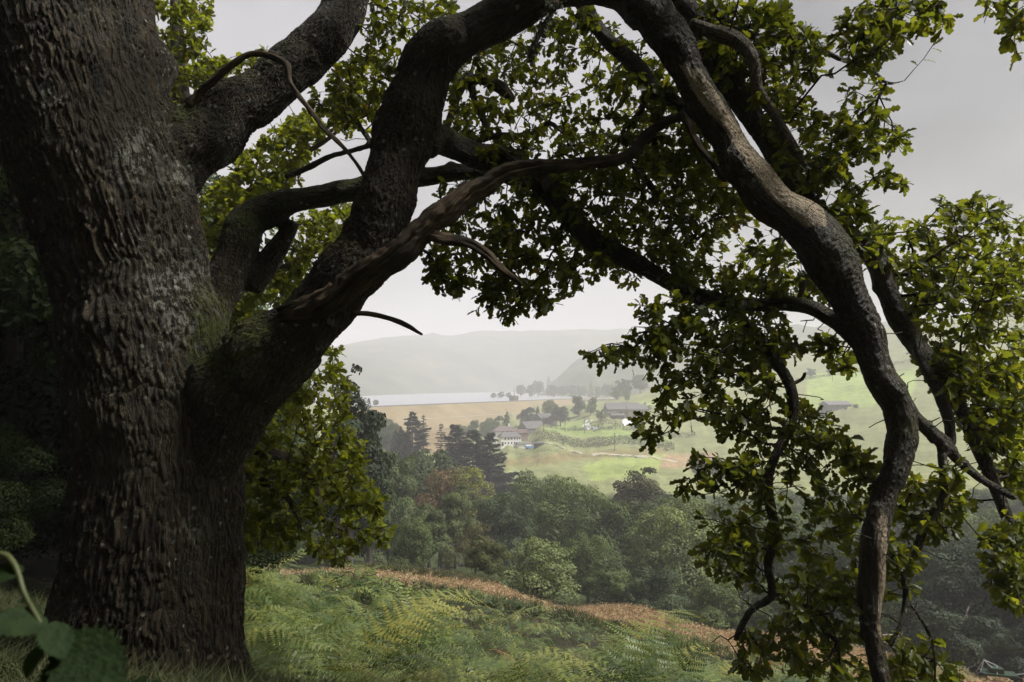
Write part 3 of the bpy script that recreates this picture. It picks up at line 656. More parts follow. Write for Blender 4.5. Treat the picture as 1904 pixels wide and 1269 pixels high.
hedge([1098, 1130, 1170, 1230, 1290], [400, 396, 398, 394, 390], 2.6, 3.0, (.075, .09, .045), 'dark hedge curving below the stone farmyard')
hedge([1120, 1135, 1155], [418, 414, 414], 3.0, 3.0, (.08, .10, .045), 'short round hedge below the cart shed')
hedge([1480, 1540, 1620, 1700], [555, 552, 552, 556], 2.2, 2.5, (.07, .085, .045), 'hedge line across the hillside field on the right')
hedge([960, 1040, 1130, 1200], [322, 318, 316, 312], .5, 2.0, (.10, .09, .05), 'low rough line of rushes across the valley field', 5, .4)

# ------------------------------------------------------------------ the old oak that frames the view
OB = gpix(262, 6.4)
oak = empty('old_oak', OB, 'huge old oak with furrowed lichen spotted trunk and arching limbs framing the valley', 'tree')
# limbs: (px, py, Y, radius px)
LIMB = {
 'trunk': [(262,1420,6.30,215),(262,1330,6.30,190),(268,1260,6.28,172),(280,1150,6.25,158),(292,1040,6.22,149),(298,930,6.2,145),(300,830,6.2,143),(285,720,6.2,146),(262,600,6.2,140),(240,490,6.2,138),(212,380,6.15,146),(180,270,6.1,150),(150,160,6.05,150),(122,40,6.0,158),(95,-90,5.95,165),(80,-260,5.9,160)],
 'left_stem': [(180,330,6.15,110),(90,180,6.0,110),(0,40,5.9,105),(-90,-120,5.8,100)],
 'limb2': [(230,430,6.25,100),(300,310,6.3,82),(365,258,6.4,68),(430,208,6.5,56),(495,166,6.6,50),(555,120,6.7,47),(605,65,6.8,45),(645,0,6.9,44),(690,-90,7.0,42)],
 'central': [(330,930,6.15,66),(395,812,6.05,72),(462,716,5.95,74),(548,622,5.85,66),(634,528,5.8,59),(696,440,5.8,54),(730,350,5.8,51),(750,260,5.8,52),(768,180,5.75,53),(800,112,5.7,49),(860,62,5.65,45),(930,28,5.6,40),(1010,-2,5.55,36),(1090,-18,5.5,34),(1160,-12,5.45,38),(1205,15,5.4,42)],
 'back_limb': [(330,700,6.5,60),(385,620,6.7,45),(404,545,6.8,38),(438,478,6.9,38),(458,425,6.95,40),(478,396,7.0,36),(535,380,7.0,27),(590,366,7.0,23),(650,350,7.0,21),(730,336,7.0,19),(800,327,7.0,17),(860,321,7.0,15),(920,326,7.0,13),(980,352,7.0,10)],
 'back_stub': [(545,415,7.1,14),(525,455,7.15,21),(495,492,7.15,24),(462,530,7.1,24)],
 'right': [(1160,-12,5.45,32),(1205,15,5.4,39),(1238,62,5.38,39),(1282,135,5.35,34),(1326,215,5.3,33),(1372,302,5.25,36),(1422,360,5.2,39),(1485,408,5.15,42),(1532,462,5.1,42),(1568,530,5.1,39),(1606,612,5.05,33),(1642,702,5.0,27),(1672,788,5.0,27),(1664,872,4.95,25),(1640,940,4.95,23),(1627,1005,4.9,24),(1620,1100,4.9,24),(1622,1180,4.9,18),(1640,1269,4.85,17),(1648,1340,4.85,14)],
 'right2': [(1240,-40,5.9,26),(1290,40,5.9,26),(1341,130,5.9,25),(1378,180,5.9,24),(1412,240,5.9,22),(1442,290,5.9,21),(1482,348,5.9,21),(1528,403,5.85,20),(1578,440,5.8,19),(1629,482,5.8,20),(1650,532,5.75,20),(1668,585,5.7,19),(1702,640,5.7,19),(1748,698,5.65,17),(1785,760,5.6,15),(1812,822,5.6,14),(1849,902,5.55,12),(1876,970,5.5,10),(1908,1060,5.5,8)],
 'cross': [(790,262,5.85,34),(830,260,6.0,29),(882,286,6.1,26),(953,304,6.1,25),(1003,340,6.1,24),(1054,398,6.05,22),(1094,442,6.0,22),(1145,474,5.95,20),(1205,500,5.9,18),(1250,528,5.85,18),(1301,552,5.8,18),(1351,561,5.75,16),(1412,567,5.65,14),(1462,565,5.55,14),(1513,576,5.4,15),(1556,602,5.25,15),(1592,640,5.1,14)],
 'droop': [(1366,566,5.7,12),(1381,602,5.6,12),(1421,640,5.5,12),(1448,680,5.45,12),(1470,722,5.4,12),(1474,770,5.4,11),(1458,812,5.4,11),(1437,855,5.35,11),(1425,892,5.3,13),(1432,945,5.3,10),(1440,1001,5.3,9),(1428,1050,5.3,9),(1433,1106,5.25,9),(1400,1130,5.2,8),(1379,1164,5.2,7),(1366,1192,5.2,6)],
 'droop_fork': [(1436,1108,5.25,7),(1464,1122,5.2,6),(1516,1133,5.15,6),(1543,1159,5.15,5),(1561,1212,5.1,4)],
 'side': [(1670,745,5.05,14),(1682,742,5.1,13),(1712,785,5.2,12),(1754,822,5.25,14),(1782,855,5.3,11),(1822,890,5.3,9),(1888,928,5.3,7)],
 'side_droop': [(1750,815,5.25,10),(1756,895,5.2,8),(1752,930,5.2,8),(1717,982,5.15,8),(1706,1022,5.1,8),(1680,1066,5.1,7),(1684,1114,5.1,7),(1675,1160,5.05,6),(1654,1204,5.0,6)],
 'side_twig': [(1684,1112,5.1,5),(1717,1160,5.1,5),(1735,1198,5.1,5),(1738,1262,5.05,4),(1734,1330,5.0,3)],
 'side2': [(1690,610,5.7,13),(1727,695,5.5,11),(1757,760,5.45,11),(1768,830,5.4,9)],
 'top_stub': [(1285,40,5.5,12),(1320,58,5.45,14),(1366,71,5.4,15),(1397,111,5.35,14),(1412,171,5.35,12),(1442,217,5.35,11),(1467,264,5.35,12),(1498,310,5.35,8)],
 'top_spray': [(1330,20,5.8,10),(1362,52,5.8,11),(1402,68,5.8,9),(1452,68,5.8,8),(1503,81,5.8,7),(1553,106,5.8,6),(1619,131,5.8,5),(1649,156,5.8,4.5),(1682,151,5.8,3)],
 'inner': [(1070,-10,6.2,13),(1096,28,6.15,15),(1134,78,6.1,15),(1185,121,6.0,15),(1212,163,5.9,16),(1252,188,5.8,14),(1310,225,5.6,12)],
 'inner_fork': [(1212,160,5.9,8),(1197,190,5.9,8),(1192,208,5.9,7),(1165,238,5.9,5)],
 'low_bough': [(300,790,6.9,30),(420,815,7.6,16),(490,838,8.0,12),(548,862,8.3,10),(585,905,8.4,8),(598,960,8.4,6),(640,985,8.4,5)],
 'low_bough2': [(300,880,6.8,26),(440,890,7.8,12),(500,900,8.2,8),(540,930,8.3,6),(560,990,8.3,4)],
 'mid_twig': [(820,262,6.4,8),(870,140,6.6,9),(880,180,6.6,8),(905,235,6.6,7),(930,275,6.6,5)],
 'mid_twig2': [(870,268,6.3,7),(930,252,6.4,7),(985,250,6.45,6),(1020,228,6.5,6),(1050,250,6.5,4)],
 'lower_twig': [(1170,300,6.2,6),(1205,340,6.2,8),(1250,395,6.1,6),(1300,450,6.0,4)],
 'thin_left': [(530,330,7.4,5),(560,318,7.4,6),(620,290,7.2,6),(700,268,6.6,6),(740,262,6.0,5)],
 'thin_left2': [(626,165,7.4,5),(640,200,7.3,6),(670,235,7.2,6),(690,268,6.7,6)],
}
def limb_curve(k, step=.05):
    a = np.array(LIMB[k], float); P = atn(a[:, 0], a[:, 1], a[:, 2]); R = a[:, 3]*a[:, 2]/F
    c = catmull(np.c_[P, R], step); C = c[:, :3]; r = np.maximum(c[:, 3], .008)
    amp = np.clip(r*.16, .004, .03)[:, None]; s = np.cumsum(np.r_[0, np.linalg.norm(np.diff(C, axis=0), axis=1)])
    sd = sum(map(ord, k)) % 97
    if k != 'trunk':
        C = C + amp*np.stack([fbm(np.c_[s*3.2, s*0+q*9.1, s*0+sd], 3, sd+q) for q in range(3)], -1)
    r = r*(1+.10*fbm(np.c_[s*2.6, s*0+3.3, s*0+sd], 2, sd+5)*(0.3 if k == 'trunk' else 1))
    return C, r, s
CURV = {k: limb_curve(k) for k in LIMB}
parts = []
for k in LIMB:
    C, r, s = CURV[k]; kk = 28 if k in ('trunk', 'central', 'limb2', 'left_stem') else 14
    V, fl = tube(C, r, kk, .15 if k != 'trunk' else .05, sum(map(ord, k)) % 50)
    if k == 'trunk':     # root flare and fluting
        nV = len(C)*kk; th = np.tile(np.linspace(0, 2*np.pi, kk, endpoint=False), len(C)); zz = np.repeat(C[:, 2], kk)
        fl_ = np.clip((OB.z+1.5-zz)/1.9, 0, 1)**2; ax = np.repeat(C, kk, 0)
        V[:nV] = ax+(V[:nV]-ax)*(1+(.05+.26*fl_)*np.cos(th*5+.9)*np.where(fl_ > 0, 1, .6)*.6+.12*fl_)[:, None]
    parts.append((V, fl))
V, fl = cat_parts(parts); me = mesh_np('oak_raw', V, fl); tmp = bpy.data.objects.new('oak_raw', me); COL.objects.link(tmp)
rm = tmp.modifiers.new('r', 'REMESH'); rm.mode = 'VOXEL'; rm.voxel_size = .0155
sm = tmp.modifiers.new('s', 'SMOOTH'); sm.iterations = 11; sm.factor = .5
dg = bpy.context.evaluated_depsgraph_get(); wood = bpy.data.meshes.new_from_object(tmp.evaluated_get(dg)); wood.name = 'oak_wood'
bpy.data.objects.remove(tmp); bpy.data.meshes.remove(me)
nv = len(wood.vertices); co = np.empty(nv*3, np.float32); wood.vertices.foreach_get('co', co); co = co.reshape(-1, 3).astype(float)
no = np.empty(nv*3, np.float32); wood.vertices.foreach_get('normal', no); no = no.reshape(-1, 3).astype(float)
ca, ra, sa, Na, Ba, la = [], [], [], [], [], []
for li_, k in enumerate(LIMB):
    C, r, s = CURV[k]; T_, N_, B_ = frames(C); st = 2
    ca.append(C[::st]); ra.append(r[::st]); sa.append(s[::st]+li_*13.7); Na.append(N_[::st]); Ba.append(B_[::st]); la.append(np.full(len(C[::st]), li_))
ca, ra, sa, Na, Ba, la = map(np.concatenate, (ca, ra, sa, Na, Ba, la))
near = np.empty(nv, int); c2 = (ca**2).sum(1)
for i in range(0, nv, 8000):
    p = co[i:i+8000]; d = np.sqrt(np.maximum((p**2).sum(1)[:, None]+c2[None]-2*p@ca.T, 0)); near[i:i+8000] = np.argmin(d-ra[None], 1)
off = co-ca[near]; rr_ = ra[near]; un, ub = (off*Na[near]).sum(1), (off*Ba[near]).sum(1)
T_n = np.cross(Na[near], Ba[near]); sl = sa[near]+(off*T_n).sum(1)
sp = np.clip(rr_*.070, .019, .037)            # furrow spacing follows the girth
bk = np.c_[un/sp, ub/sp, sl/(sp*9.0)]; bk += .6*np.stack([fbm(co*5+q*7, 2, q) for q in range(3)], -1)
fur = np.empty(nv); plate = np.empty(nv); bk2 = bk*np.array([.62, .62, 1.9])+11.3
for i in range(nv):
    d, pt = mnoise.voronoi(bk[i]); d2, _ = mnoise.voronoi(bk2[i]); fur[i] = min((d[1]-d[0])/.42, .58+(d2[1]-d2[0])/.32); q_ = pt[0]; plate[i] = (q_[0]*12.9898+q_[1]*78.233+q_[2]*37.7) % 1.0
fur = np.clip(fur, 0, 1); fur = fur*fur*(3-2*fur)
fur = fur*(.72+.28*plate)
amp = np.clip(rr_*.062, .004, .031)*np.clip(1+.55*fbm(co*1.6, 2, 61), .4, 1.6)
co2 = co+no*((fur-.75)*amp + .012*fbm(co*3.0, 3, 8)*np.clip(rr_/.2, .15, 1.5))[:, None]
rgk = np.random.default_rng(23); bumpk = np.zeros(nv)
for k_, cnt_ in (('trunk', 7), ('central', 9), ('right', 13), ('right2', 9), ('cross', 9), ('limb2', 5), ('back_limb', 6), ('droop', 6), ('inner', 4), ('side', 4)):
    C, r, s = CURV[k_]; T_, N_, B_ = frames(C)
    for q in range(cnt_):
        i = rgk.integers(4, len(C)-3); a_ = rgk.uniform(0, 6.28); rk = min(r[i], .35)*rgk.uniform(.35, .6); ce = C[i]+(N_[i]*math.cos(a_)+B_[i]*math.sin(a_))*r[i]
        dk_ = np.linalg.norm(co-ce, axis=1)/rk; bumpk += rk*rgk.uniform(.35, .75)*(np.exp(-dk_**2)-.55*np.exp(-(dk_/.42)**2)*(rgk.uniform() < .4))
co2 = co2+no*bumpk[:, None]
wood.vertices.foreach_set('co', co2.astype(np.float32).ravel())
qx_, qy_, qd_ = proj(co2); Lk = list(LIMB); lid = la[near]
facing = -(no*co2).sum(1)/np.linalg.norm(co2, axis=1)
bare = np.zeros(nv)
isr = (lid == Lk.index('right')) & (facing > .05)
poly = [(1262,120),(1300,130),(1335,175),(1375,235),(1420,275),(1455,315),(1490,362),(1527,378),(1540,420),(1500,425),(1470,400),(1440,375),(1415,345),(1385,300),(1350,245),(1300,190)]
bare[isr & inpoly(qx_, qy_, poly)] = 1
bare[(lid == Lk.index('right')) & (facing > .2) & inpoly(qx_, qy_, [(1628,940),(1650,960),(1650,1110),(1648,1200),(1630,1180),(1632,1050)])] = .55
bare[(lid == Lk.index('top_stub')) & (facing > .0)] = .45
moss = np.clip((no[:, 2]-.15)*1.6, 0, 1)*.75*np.clip(.55+fbm(co*1.1, 2, 31), 0, 1)
for ppx, ppy, rad, w in [(412,632,75,2.6),(440,690,70,1.0),(470,612,50,1.6),(455,420,55,1.2),(560,378,60,.8),(640,350,60,.8),(820,262,60,.7),(1560,480,60,.7),(1690,800,50,.6),(400,560,60,.8),(530,560,40,.8),(345,200,40,.9)]:
    moss = np.maximum(moss, w*np.clip(1.15-np.hypot(qx_-ppx, qy_-ppy)/rad, 0, 1)*np.clip(.6+no[:, 2]*.8, .25, 1))
moss = np.clip(moss, 0, 1)
lich = np.zeros(nv)
for ppx, ppy, rad, w in [(330,540,85,1),(345,600,70,1),(245,300,55,1),(265,250,45,.8),(330,330,40,.7),(95,170,30,.9),(280,470,60,.6),(340,980,40,.5),(300,690,60,.5),(1390,300,50,.6)]:
    lich = np.maximum(lich, w*np.clip(1.3-np.hypot(qx_-ppx, qy_-ppy)/rad, 0, 1))
for nm_, a in (('furrow', fur), ('plate', plate), ('bare', bare), ('moss', moss), ('lichen', lich)):
    t = wood.attributes.new(nm_, 'FLOAT', 'POINT'); t.data.foreach_set('value', a.astype(np.float32))
t = wood.attributes.new('bark', 'FLOAT_VECTOR', 'POINT'); t.data.foreach_set('vector', bk.astype(np.float32).ravel())
wood.polygons.foreach_set('use_smooth', np.ones(len(wood.polygons), bool)); wood.materials.clear(); wood.update()
tr = obj('trunk', wood, M['bark'], oak, True); tr['label'] = 'deeply furrowed brown grey trunk and limbs with lichen and moss'

# dead bare branches: hard grain, no bark
def dead(name, pts, twist=1.0, k=22, label=None):
    a = np.array(pts, float); P = atn(a[:, 0], a[:, 1], a[:, 2]); c = catmull(np.c_[P, a[:, 3]*a[:, 2]/F], .022); C, r = c[:, :3], np.maximum(c[:, 3], .004)
    s = np.cumsum(np.r_[0, np.linalg.norm(np.diff(C, axis=0), axis=1)]); C = C+np.clip(r*.2, .004, .02)[:, None]*np.stack([fbm(np.c_[s*4, s*0+q*5, s*0], 3, q+40) for q in range(3)], -1)
    T_, N_, B_ = frames(C); th = np.linspace(0, 2*np.pi, k, endpoint=False)
    tw = th[None]+s[:, None]*twist
    g = fbm(np.stack([np.cos(tw)*2.4, np.sin(tw)*2.4, np.repeat(s[:, None]*.9, k, 1)], -1), 4, 51)
    RR_ = r[:, None]*(.92+.20*g-.38*np.abs(fbm(np.stack([np.cos(tw)*3.2, np.sin(tw)*3.2, np.repeat(s[:, None]*.7, k, 1)], -1), 3, 91))**.8*np.sign(1)-.3*np.clip(fbm(np.stack([np.cos(tw)*4, np.sin(tw)*4, np.repeat(s[:, None]*1.6, k, 1)], -1), 2, 77), 0, 1))
    d = N_[:, None]*np.cos(th)[None, :, None]+B_[:, None]*np.sin(th)[None, :, None]
    V = (C[:, None]+d*RR_[..., None]).reshape(-1, 3); m = len(C)
    i = np.arange(m-1)[:, None]*k; j = np.arange(k)[None]; j2 = (j+1) % k
    fl = [np.stack([i+j, i+j2, i+k+j2, i+k+j], -1).reshape(-1, 4)]; V = np.vstack([V, C[0], C[-1]+T_[-1]*r[-1]]); jj = np.arange(k); e = (m-1)*k
    fl.append(np.stack([np.full(k, len(V)-2), (jj+1) % k, jj], -1)); fl.append(np.stack([np.full(k, len(V)-1), e+jj, e+(jj+1) % k], -1))
    bkv = np.stack([np.cos(tw)*np.mean(r)*28, np.sin(tw)*np.mean(r)*28, np.repeat(s[:, None]*2.2, k, 1)], -1).reshape(-1, 3); bkv = np.vstack([bkv, bkv[:2]])
    o = obj(name, mesh_np(name, V, fl, True, {'bark': bkv}), M['dead'], oak, True)
    if label: o['label'] = label
    return o
dead('dead_branch', [(520,592,5.62,16),(560,574,5.50,26),(610,554,5.44,31),(655,531,5.42,32),(705,501,5.38,32),(755,463,5.36,31),(800,418,5.36,29),(850,372,5.38,27),(903,343,5.42,22),(953,322,5.45,19),(1029,310,5.5,16),(1104,304,5.55,15),(1165,288,5.6,13),(1205,250,5.65,12),(1250,224,5.65,11),(1270,220,5.65,9)], 1.2, 44, 'bare twisted dead branch of tan weathered wood crossing the limb')
dead('dead_branch_tip', [(1262,216,5.64,10),(1278,232,5.62,8),(1301,275,5.6,7),(1325,305,5.55,7),(1348,335,5.5,7)])
dead('broken_stub', [(790,440,5.36,13),(812,444,5.36,14),(852,446,5.34,13),(892,465,5.32,12),(933,500,5.3,9),(972,531,5.28,3)], .6)
dead('broken_stub', [(655,585,5.72,6),(690,584,5.68,6),(716,590,5.66,6),(751,604,5.64,6.5),(784,622,5.62,3.5)], .6, 14)
dead('dead_twig', [(350,200,6.2,12),(368,175,6.2,10),(385,155,6.15,9),(429,121,6.15,8.5),(469,103,6.15,8),(504,106,6.1,8),(533,120,6.05,8),(541,156,6.0,7),(570,197,5.95,6.5),(605,242,5.9,6),(645,282,5.8,5),(681,333,5.68,4.5),(708,370,5.6,3)], .8, 14, 'long bent mossy dead twig lying over the upper limb')
dead('dead_stub', [(1478,568,5.5,6),(1488,545,5.48,6),(1492,528,5.46,8),(1502,520,5.45,3)], .5, 12)
dead('dead_stub', [(1468,718,5.4,5),(1490,706,5.38,4),(1496,695,5.37,4)], .5, 10)
dead('dead_stub', [(862,160,6.5,7),(895,145,6.5,13),(925,160,6.45,15),(948,182,6.45,10)], .5, 14)
hl = dead('hanging_twig', [(1040,-20,4.6,8),(1025,20,4.55,7),(1005,55,4.5,6),(992,88,4.5,5),(985,112,4.5,3)], 1.0, 10, 'lichen crusted broken twig hanging from the top')
rgl = np.random.default_rng(19); tq = rgl.uniform(0, 1, 420); hp = atn(np.interp(tq, [0, .3, .6, 1], [1040, 1015, 998, 985]), np.interp(tq, [0, .3, .6, 1], [-10, 38, 75, 112]), np.full(420, 4.52))+rgl.normal(size=(420, 3))*np.array([.03, .03, .02])*(1.25-tq)[:, None]
V, FA, r = scatter(KITE[0], KITE[1], hp, rotmats(rgl.normal(size=(420, 3))+np.array([0, 0, -.8]), rgl.normal(size=(420, 3))), rgl.uniform(.015, .045, 420), rgl.uniform(0, 1, 420))
lo_ = obj('lichen', mesh_np('lichen', V, FA), plain('grey_lichen', (.13, .14, .10), .5, 30, .9), oak, True); lo_['kind'] = 'stuff'

# ------------------------------------------------------------------ twigs and leaves grown from the limbs into the leafy zones
def grow(seedpts, tips, step=.10, wob=.018, seed=1):
    """connect every tip to the nearest point of the growing skeleton; returns nodes, parents"""
    rg = np.random.default_rng(seed); n0 = len(seedpts); cap = n0+len(tips)*16+10
    Nd = np.empty((cap, 3)); dep = np.zeros(cap); par = np.full(cap, -1); Nd[:n0] = seedpts; n = n0; tipid = []
    d0 = np.array([np.min(((seedpts-t)**2).sum(1)) for t in tips]); order = np.argsort(d0)
    for ti in order:
        t = tips[ti]; d = np.sqrt(((Nd[:n]-t)**2).sum(1)); c = d+.28*dep[:n]; a = int(np.argmin(c)); L = d[a]
        m = int(np.clip(L/step, 2, 14)); p0 = Nd[a].copy(); dv_ = t-p0
        sag = np.array([0, 0, 1.0])*L*rg.uniform(-.10, .16)+rg.normal(size=3)*L*.08; prev = a
        for q in range(1, m+1):
            w = q/m; pt = p0+dv_*w+sag*4*w*(1-w)*.5+(rg.normal(size=3)*wob if q < m else 0)
            Nd[n] = pt; par[n] = prev; dep[n] = dep[prev]+L/m; prev = n; n += 1
        tipid.append(prev)
    return Nd[:n], par[:n], np.array(tipid), n0
def twig_mesh(name, Nd, par, n0, r0=.0034, ex=.42):
    n = len(Nd); cnt = np.zeros(n)
    ch = np.zeros(n, int)
    for i in range(n0, n): ch[par[i]] += 1
    for i in range(n-1, n0-1, -1):
        cnt[i] = max(cnt[i], 1); 
        if par[i] >= 0: cnt[par[i]] += cnt[i] if ch[i] != 1 or True else 0
    # cnt over-counts along chains; use number of tips instead
    tipc = np.zeros(n)
    for i in range(n-1, n0-1, -1):
        if ch[i] == 0: tipc[i] = 1
        tipc[par[i]] += tipc[i]
    R = r0*np.maximum(tipc, 1)**ex; idx = np.arange(n0, n); a = Nd[par[idx]]; b = Nd[idx]; ra_ = np.where(par[idx] < n0, R[idx]*1.25, np.minimum(R[par[idx]], R[idx]*1.5)); rb = R[idx]
    D = b-a; L = np.linalg.norm(D, axis=1, keepdims=True)+1e-9; D /= L; u = np.cross(D, np.array([.3, .2, .93])); u /= np.linalg.norm(u, axis=1, keepdims=True)+1e-9; v = np.cross(D, u)
    k = 4; th = np.arange(k)*2*np.pi/k; dd_ = u[:, None]*np.cos(th)[None, :, None]+v[:, None]*np.sin(th)[None, :, None]
    A = a[:, None]-D[:, None]*.3*ra_[:, None, None]+dd_*ra_[:, None, None]; B = b[:, None]+dd_*rb[:, None, None]
    V = np.concatenate([A, B], 1).reshape(-1, 3); j = np.arange(k); base = np.arange(len(idx))[:, None]*2*k
    FA = np.stack([base+j, base+(j+1) % k, base+k+(j+1) % k, base+k+j], -1).reshape(-1, 4)
    return mesh_np(name, V, FA, True)
def leafset(Nd, par, tipid, n0, per, size, seed, up=.8, reach=3):
    rg = np.random.default_rng(seed); P = []; D = []; Nn = []
    for t in tipid:
        ch = [t]; 
        while len(ch) < reach+1 and par[ch[-1]] >= n0: ch.append(par[ch[-1]])
        if len(ch) < 2: ch.append(par[t])
        ax = Nd[t]-Nd[ch[1]]; ax /= np.linalg.norm(ax)+1e-9; n = rg.poisson(per)
        for q in range(n):
            if q < n*.55: p = Nd[t]+rg.normal(size=3)*.008; o = rg.normal(size=3); o -= ax*o.dot(ax); o /= np.linalg.norm(o)+1e-9; d = ax*rg.uniform(.05, 1.0)+o*rg.uniform(.5, 1.0)
            else:
                a = rg.integers(1, len(ch)); w = rg.uniform(); p = Nd[ch[a]]*w+Nd[ch[a-1]]*(1-w); o = rg.normal(size=3); o -= ax*o.dot(ax); o /= np.linalg.norm(o)+1e-9; d = ax*rg.uniform(.2, .7)+o
            d = d+np.array([0, 0, -.22]); nn = np.array([0, 0, up])+rg.normal(size=3)*.62
            P.append(p); D.append(d); Nn.append(nn)
    P, D, Nn = np.array(P), np.array(D), np.array(Nn); n = len(P)
    return P, rotmats(D, Nn), size*rg.uniform(.62, 1.22, n), np.clip(rg.normal(.48, .2, n)+.15*fbm(P*1.3, 2, seed), 0, 1)
def zone_tips(zones, seed):
    rg = np.random.default_rng(seed); out = []
    for poly, y0, y1, n in zones:
        n = int(n*1.15)
        xs = [p[0] for p in poly]; ys = [p[1] for p in poly]; got = 0
        while got < n:
            m = n*3; x = rg.uniform(min(xs), max(xs), m); y = rg.uniform(min(ys), max(ys), m); Yd = rg.uniform(y0, y1, m); s = inpoly(x, y, poly)
            P = atn(x, y, Yd); s &= fbm(P*2.6, 2, seed) > -.42      # clumps and gaps
            P = P[s][:n-got]; out.append(P); got += len(P)
    return np.vstack(out)
OZ = [ # leafy zones of the old oak: outline in the photograph, depth range, number of shoots
 ([(690,0),(860,0),(800,60),(745,130),(705,230),(640,190),(640,120),(690,60)], 6.4, 7.6, 120),
 ([(690,190),(640,150),(560,180),(640,260),(700,255)], 6.6, 7.4, 26),
 ([(820,130),(900,80),(1010,40),(1090,20),(1150,60),(1230,130),(1290,210),(1290,300),(1150,330),(1000,360),(930,330),(840,240)], 5.7, 7.4, 480),
 ([(800,340),(900,340),(1000,350),(1060,410),(1130,470),(1200,510),(1190,540),(1100,520),(1010,570),(930,560),(890,540),(850,520),(800,540),(795,470),(830,430),(790,400)], 5.5, 7.0, 280),
 ([(795,470),(850,500),(870,530),(840,552),(805,540)], 5.5, 6.0, 22),
 ([(880,520),(1010,520),(1015,575),(950,590),(890,585)], 5.5, 6.0, 34),
 ([(1010,330),(1180,310),(1300,280),(1360,340),(1420,420),(1500,470),(1560,560),(1420,550),(1290,540),(1180,480),(1090,420)], 5.5, 6.9, 430),
 ([(1180,120),(1280,120),(1340,260),(1300,330),(1200,310)], 5.7, 6.8, 110),
 ([(1300,0),(1450,0),(1480,40),(1540,80),(1510,140),(1460,180),(1400,200),(1350,150),(1310,80)], 5.5, 6.4, 210),
 ([(1390,170),(1470,170),(1530,210),(1590,200),(1600,260),(1560,330),(1500,360),(1450,300)], 5.3, 6.2, 130),
 ([(1580,150),(1640,150),(1660,230),(1690,235),(1690,270),(1640,290),(1590,290),(1560,250)], 5.4, 6.0, 40),
 ([(1540,320),(1600,340),(1640,310),(1680,330),(1680,350),(1620,400),(1570,430),(1520,400)], 5.3, 6.0, 44),
 ([(1580,0),(1760,0),(1770,40),(1740,90),(1690,60),(1660,110),(1600,130),(1550,90),(1560,40)], 4.8, 5.6, 95),
 ([(1820,0),(1910,0),(1910,110),(1870,100),(1880,60),(1830,40)], 4.8, 5.4, 26),
 ([(1570,450),(1640,400),(1700,420),(1760,370),(1840,370),(1910,400),(1910,700),(1800,720),(1720,640),(1660,540)], 5.3, 6.8, 380),
 ([(1690,640),(1910,690),(1910,930),(1860,900),(1800,800),(1740,720)], 5.3, 6.6, 250),
 ([(1330,540),(1420,560),(1480,600),(1460,660),(1420,700),(1370,640)], 5.2, 6.0, 60),
 ([(1150,640),(1090,655),(1130,690),(1190,680),(1260,700),(1350,690),(1390,640),(1330,560),(1250,540),(1190,550),(1170,600),(1190,620)], 5.0, 5.9, 125),
 ([(1200,700),(1300,690),(1400,670),(1450,720),(1440,800),(1400,870),(1330,800),(1260,800),(1190,830),(1175,790),(1230,750)], 5.0, 5.9, 105),
 ([(1480,640),(1540,620),(1590,680),(1560,690),(1510,660),(1480,700),(1470,680)], 5.2, 5.8, 24),
 ([(1470,720),(1520,760),(1600,820),(1650,900),(1600,960),(1500,960),(1440,930),(1450,850)], 5.0, 5.9, 120),
 ([(1300,850),(1420,860),(1430,930),(1340,930),(1260,910)], 5.0, 5.6, 50),
 ([(1310,960),(1420,940),(1600,960),(1600,1050),(1560,1110),(1450,1100),(1370,1080),(1290,1060)], 5.0, 5.9, 105),
 ([(1380,1180),(1480,1130),(1600,1120),(1610,1269),(1400,1269),(1370,1230)], 4.9, 5.6, 80),
 ([(1440,1090),(1600,1060),(1600,1130),(1500,1140)], 4.9, 5.6, 30),
 ([(1670,900),(1780,860),(1800,960),(1740,1010),(1690,1000),(1650,960)], 5.0, 5.7, 70),
 ([(1650,1000),(1720,1030),(1700,1090),(1650,1110)], 4.9, 5.4, 22),
 ([(1650,1200),(1740,1190),(1780,1230),(1770,1269),(1650,1269)], 4.9, 5.4, 34),
 ([(1820,1000),(1910,950),(1910,1130),(1860,1120),(1830,1060)], 5.0, 5.6, 60),
 ([(560,180),(600,150),(640,130),(660,200),(610,230)], 6.8, 7.4, 14),
 # unseen crown above the frame, added for the shade under it
 ([(700,-700),(1700,-700),(1800,-60),(1500,-30),(900,-60)], 4.2, 7.0, 240),
]
skel = np.vstack([CURV[k][0][::3] for k in LIMB if k not in ('trunk', 'left_stem', 'low_bough', 'low_bough2')] + [atn(np.array([1600., 1660, 1720, 1800, 1870, 1900]), np.array([-60., -40, -30, -40, -50, -20]), np.full(6, 5.2))])
tips = zone_tips(OZ, 5)
Nd, par, tid, n0 = grow(skel, tips, seed=3)
# unseen crown added above and behind the viewer to shade the upper trunk
rgo = np.random.default_rng(77); ot = np.c_[rgo.uniform(-6.5, 5.0, 760), rgo.uniform(-4, 9.0, 760), rgo.uniform(3.6, 8.5, 760)]
ot = ot[(proj(ot)[1] < -80) | (proj(ot)[2] < .3)]
oskel = np.vstack([CURV['left_stem'][0][-8:], CURV['trunk'][0][-20:], CURV['limb2'][0][-12:], CURV['central'][0][-40:]])
NdO, parO, tidO, n0O = grow(oskel, ot, .3, .05, 8)
obj('unseen_shade_twigs', twig_mesh('unseen_shade_twigs', NdO, parO, n0O, .004), M['twig'], oak, True)['kind'] = 'stuff'
PO, RO, SO, rO = leafset(NdO, parO, tidO, n0O, 13, .2, 9)
V, FA, r = scatter(KITE[0], KITE[1], PO, RO, SO, rO); obj('unseen_shade_foliage', mesh_np('unseen_shade_foliage', V, FA, False, {'rnd': r}), M['oakleaf'], oak, True)['kind'] = 'stuff'
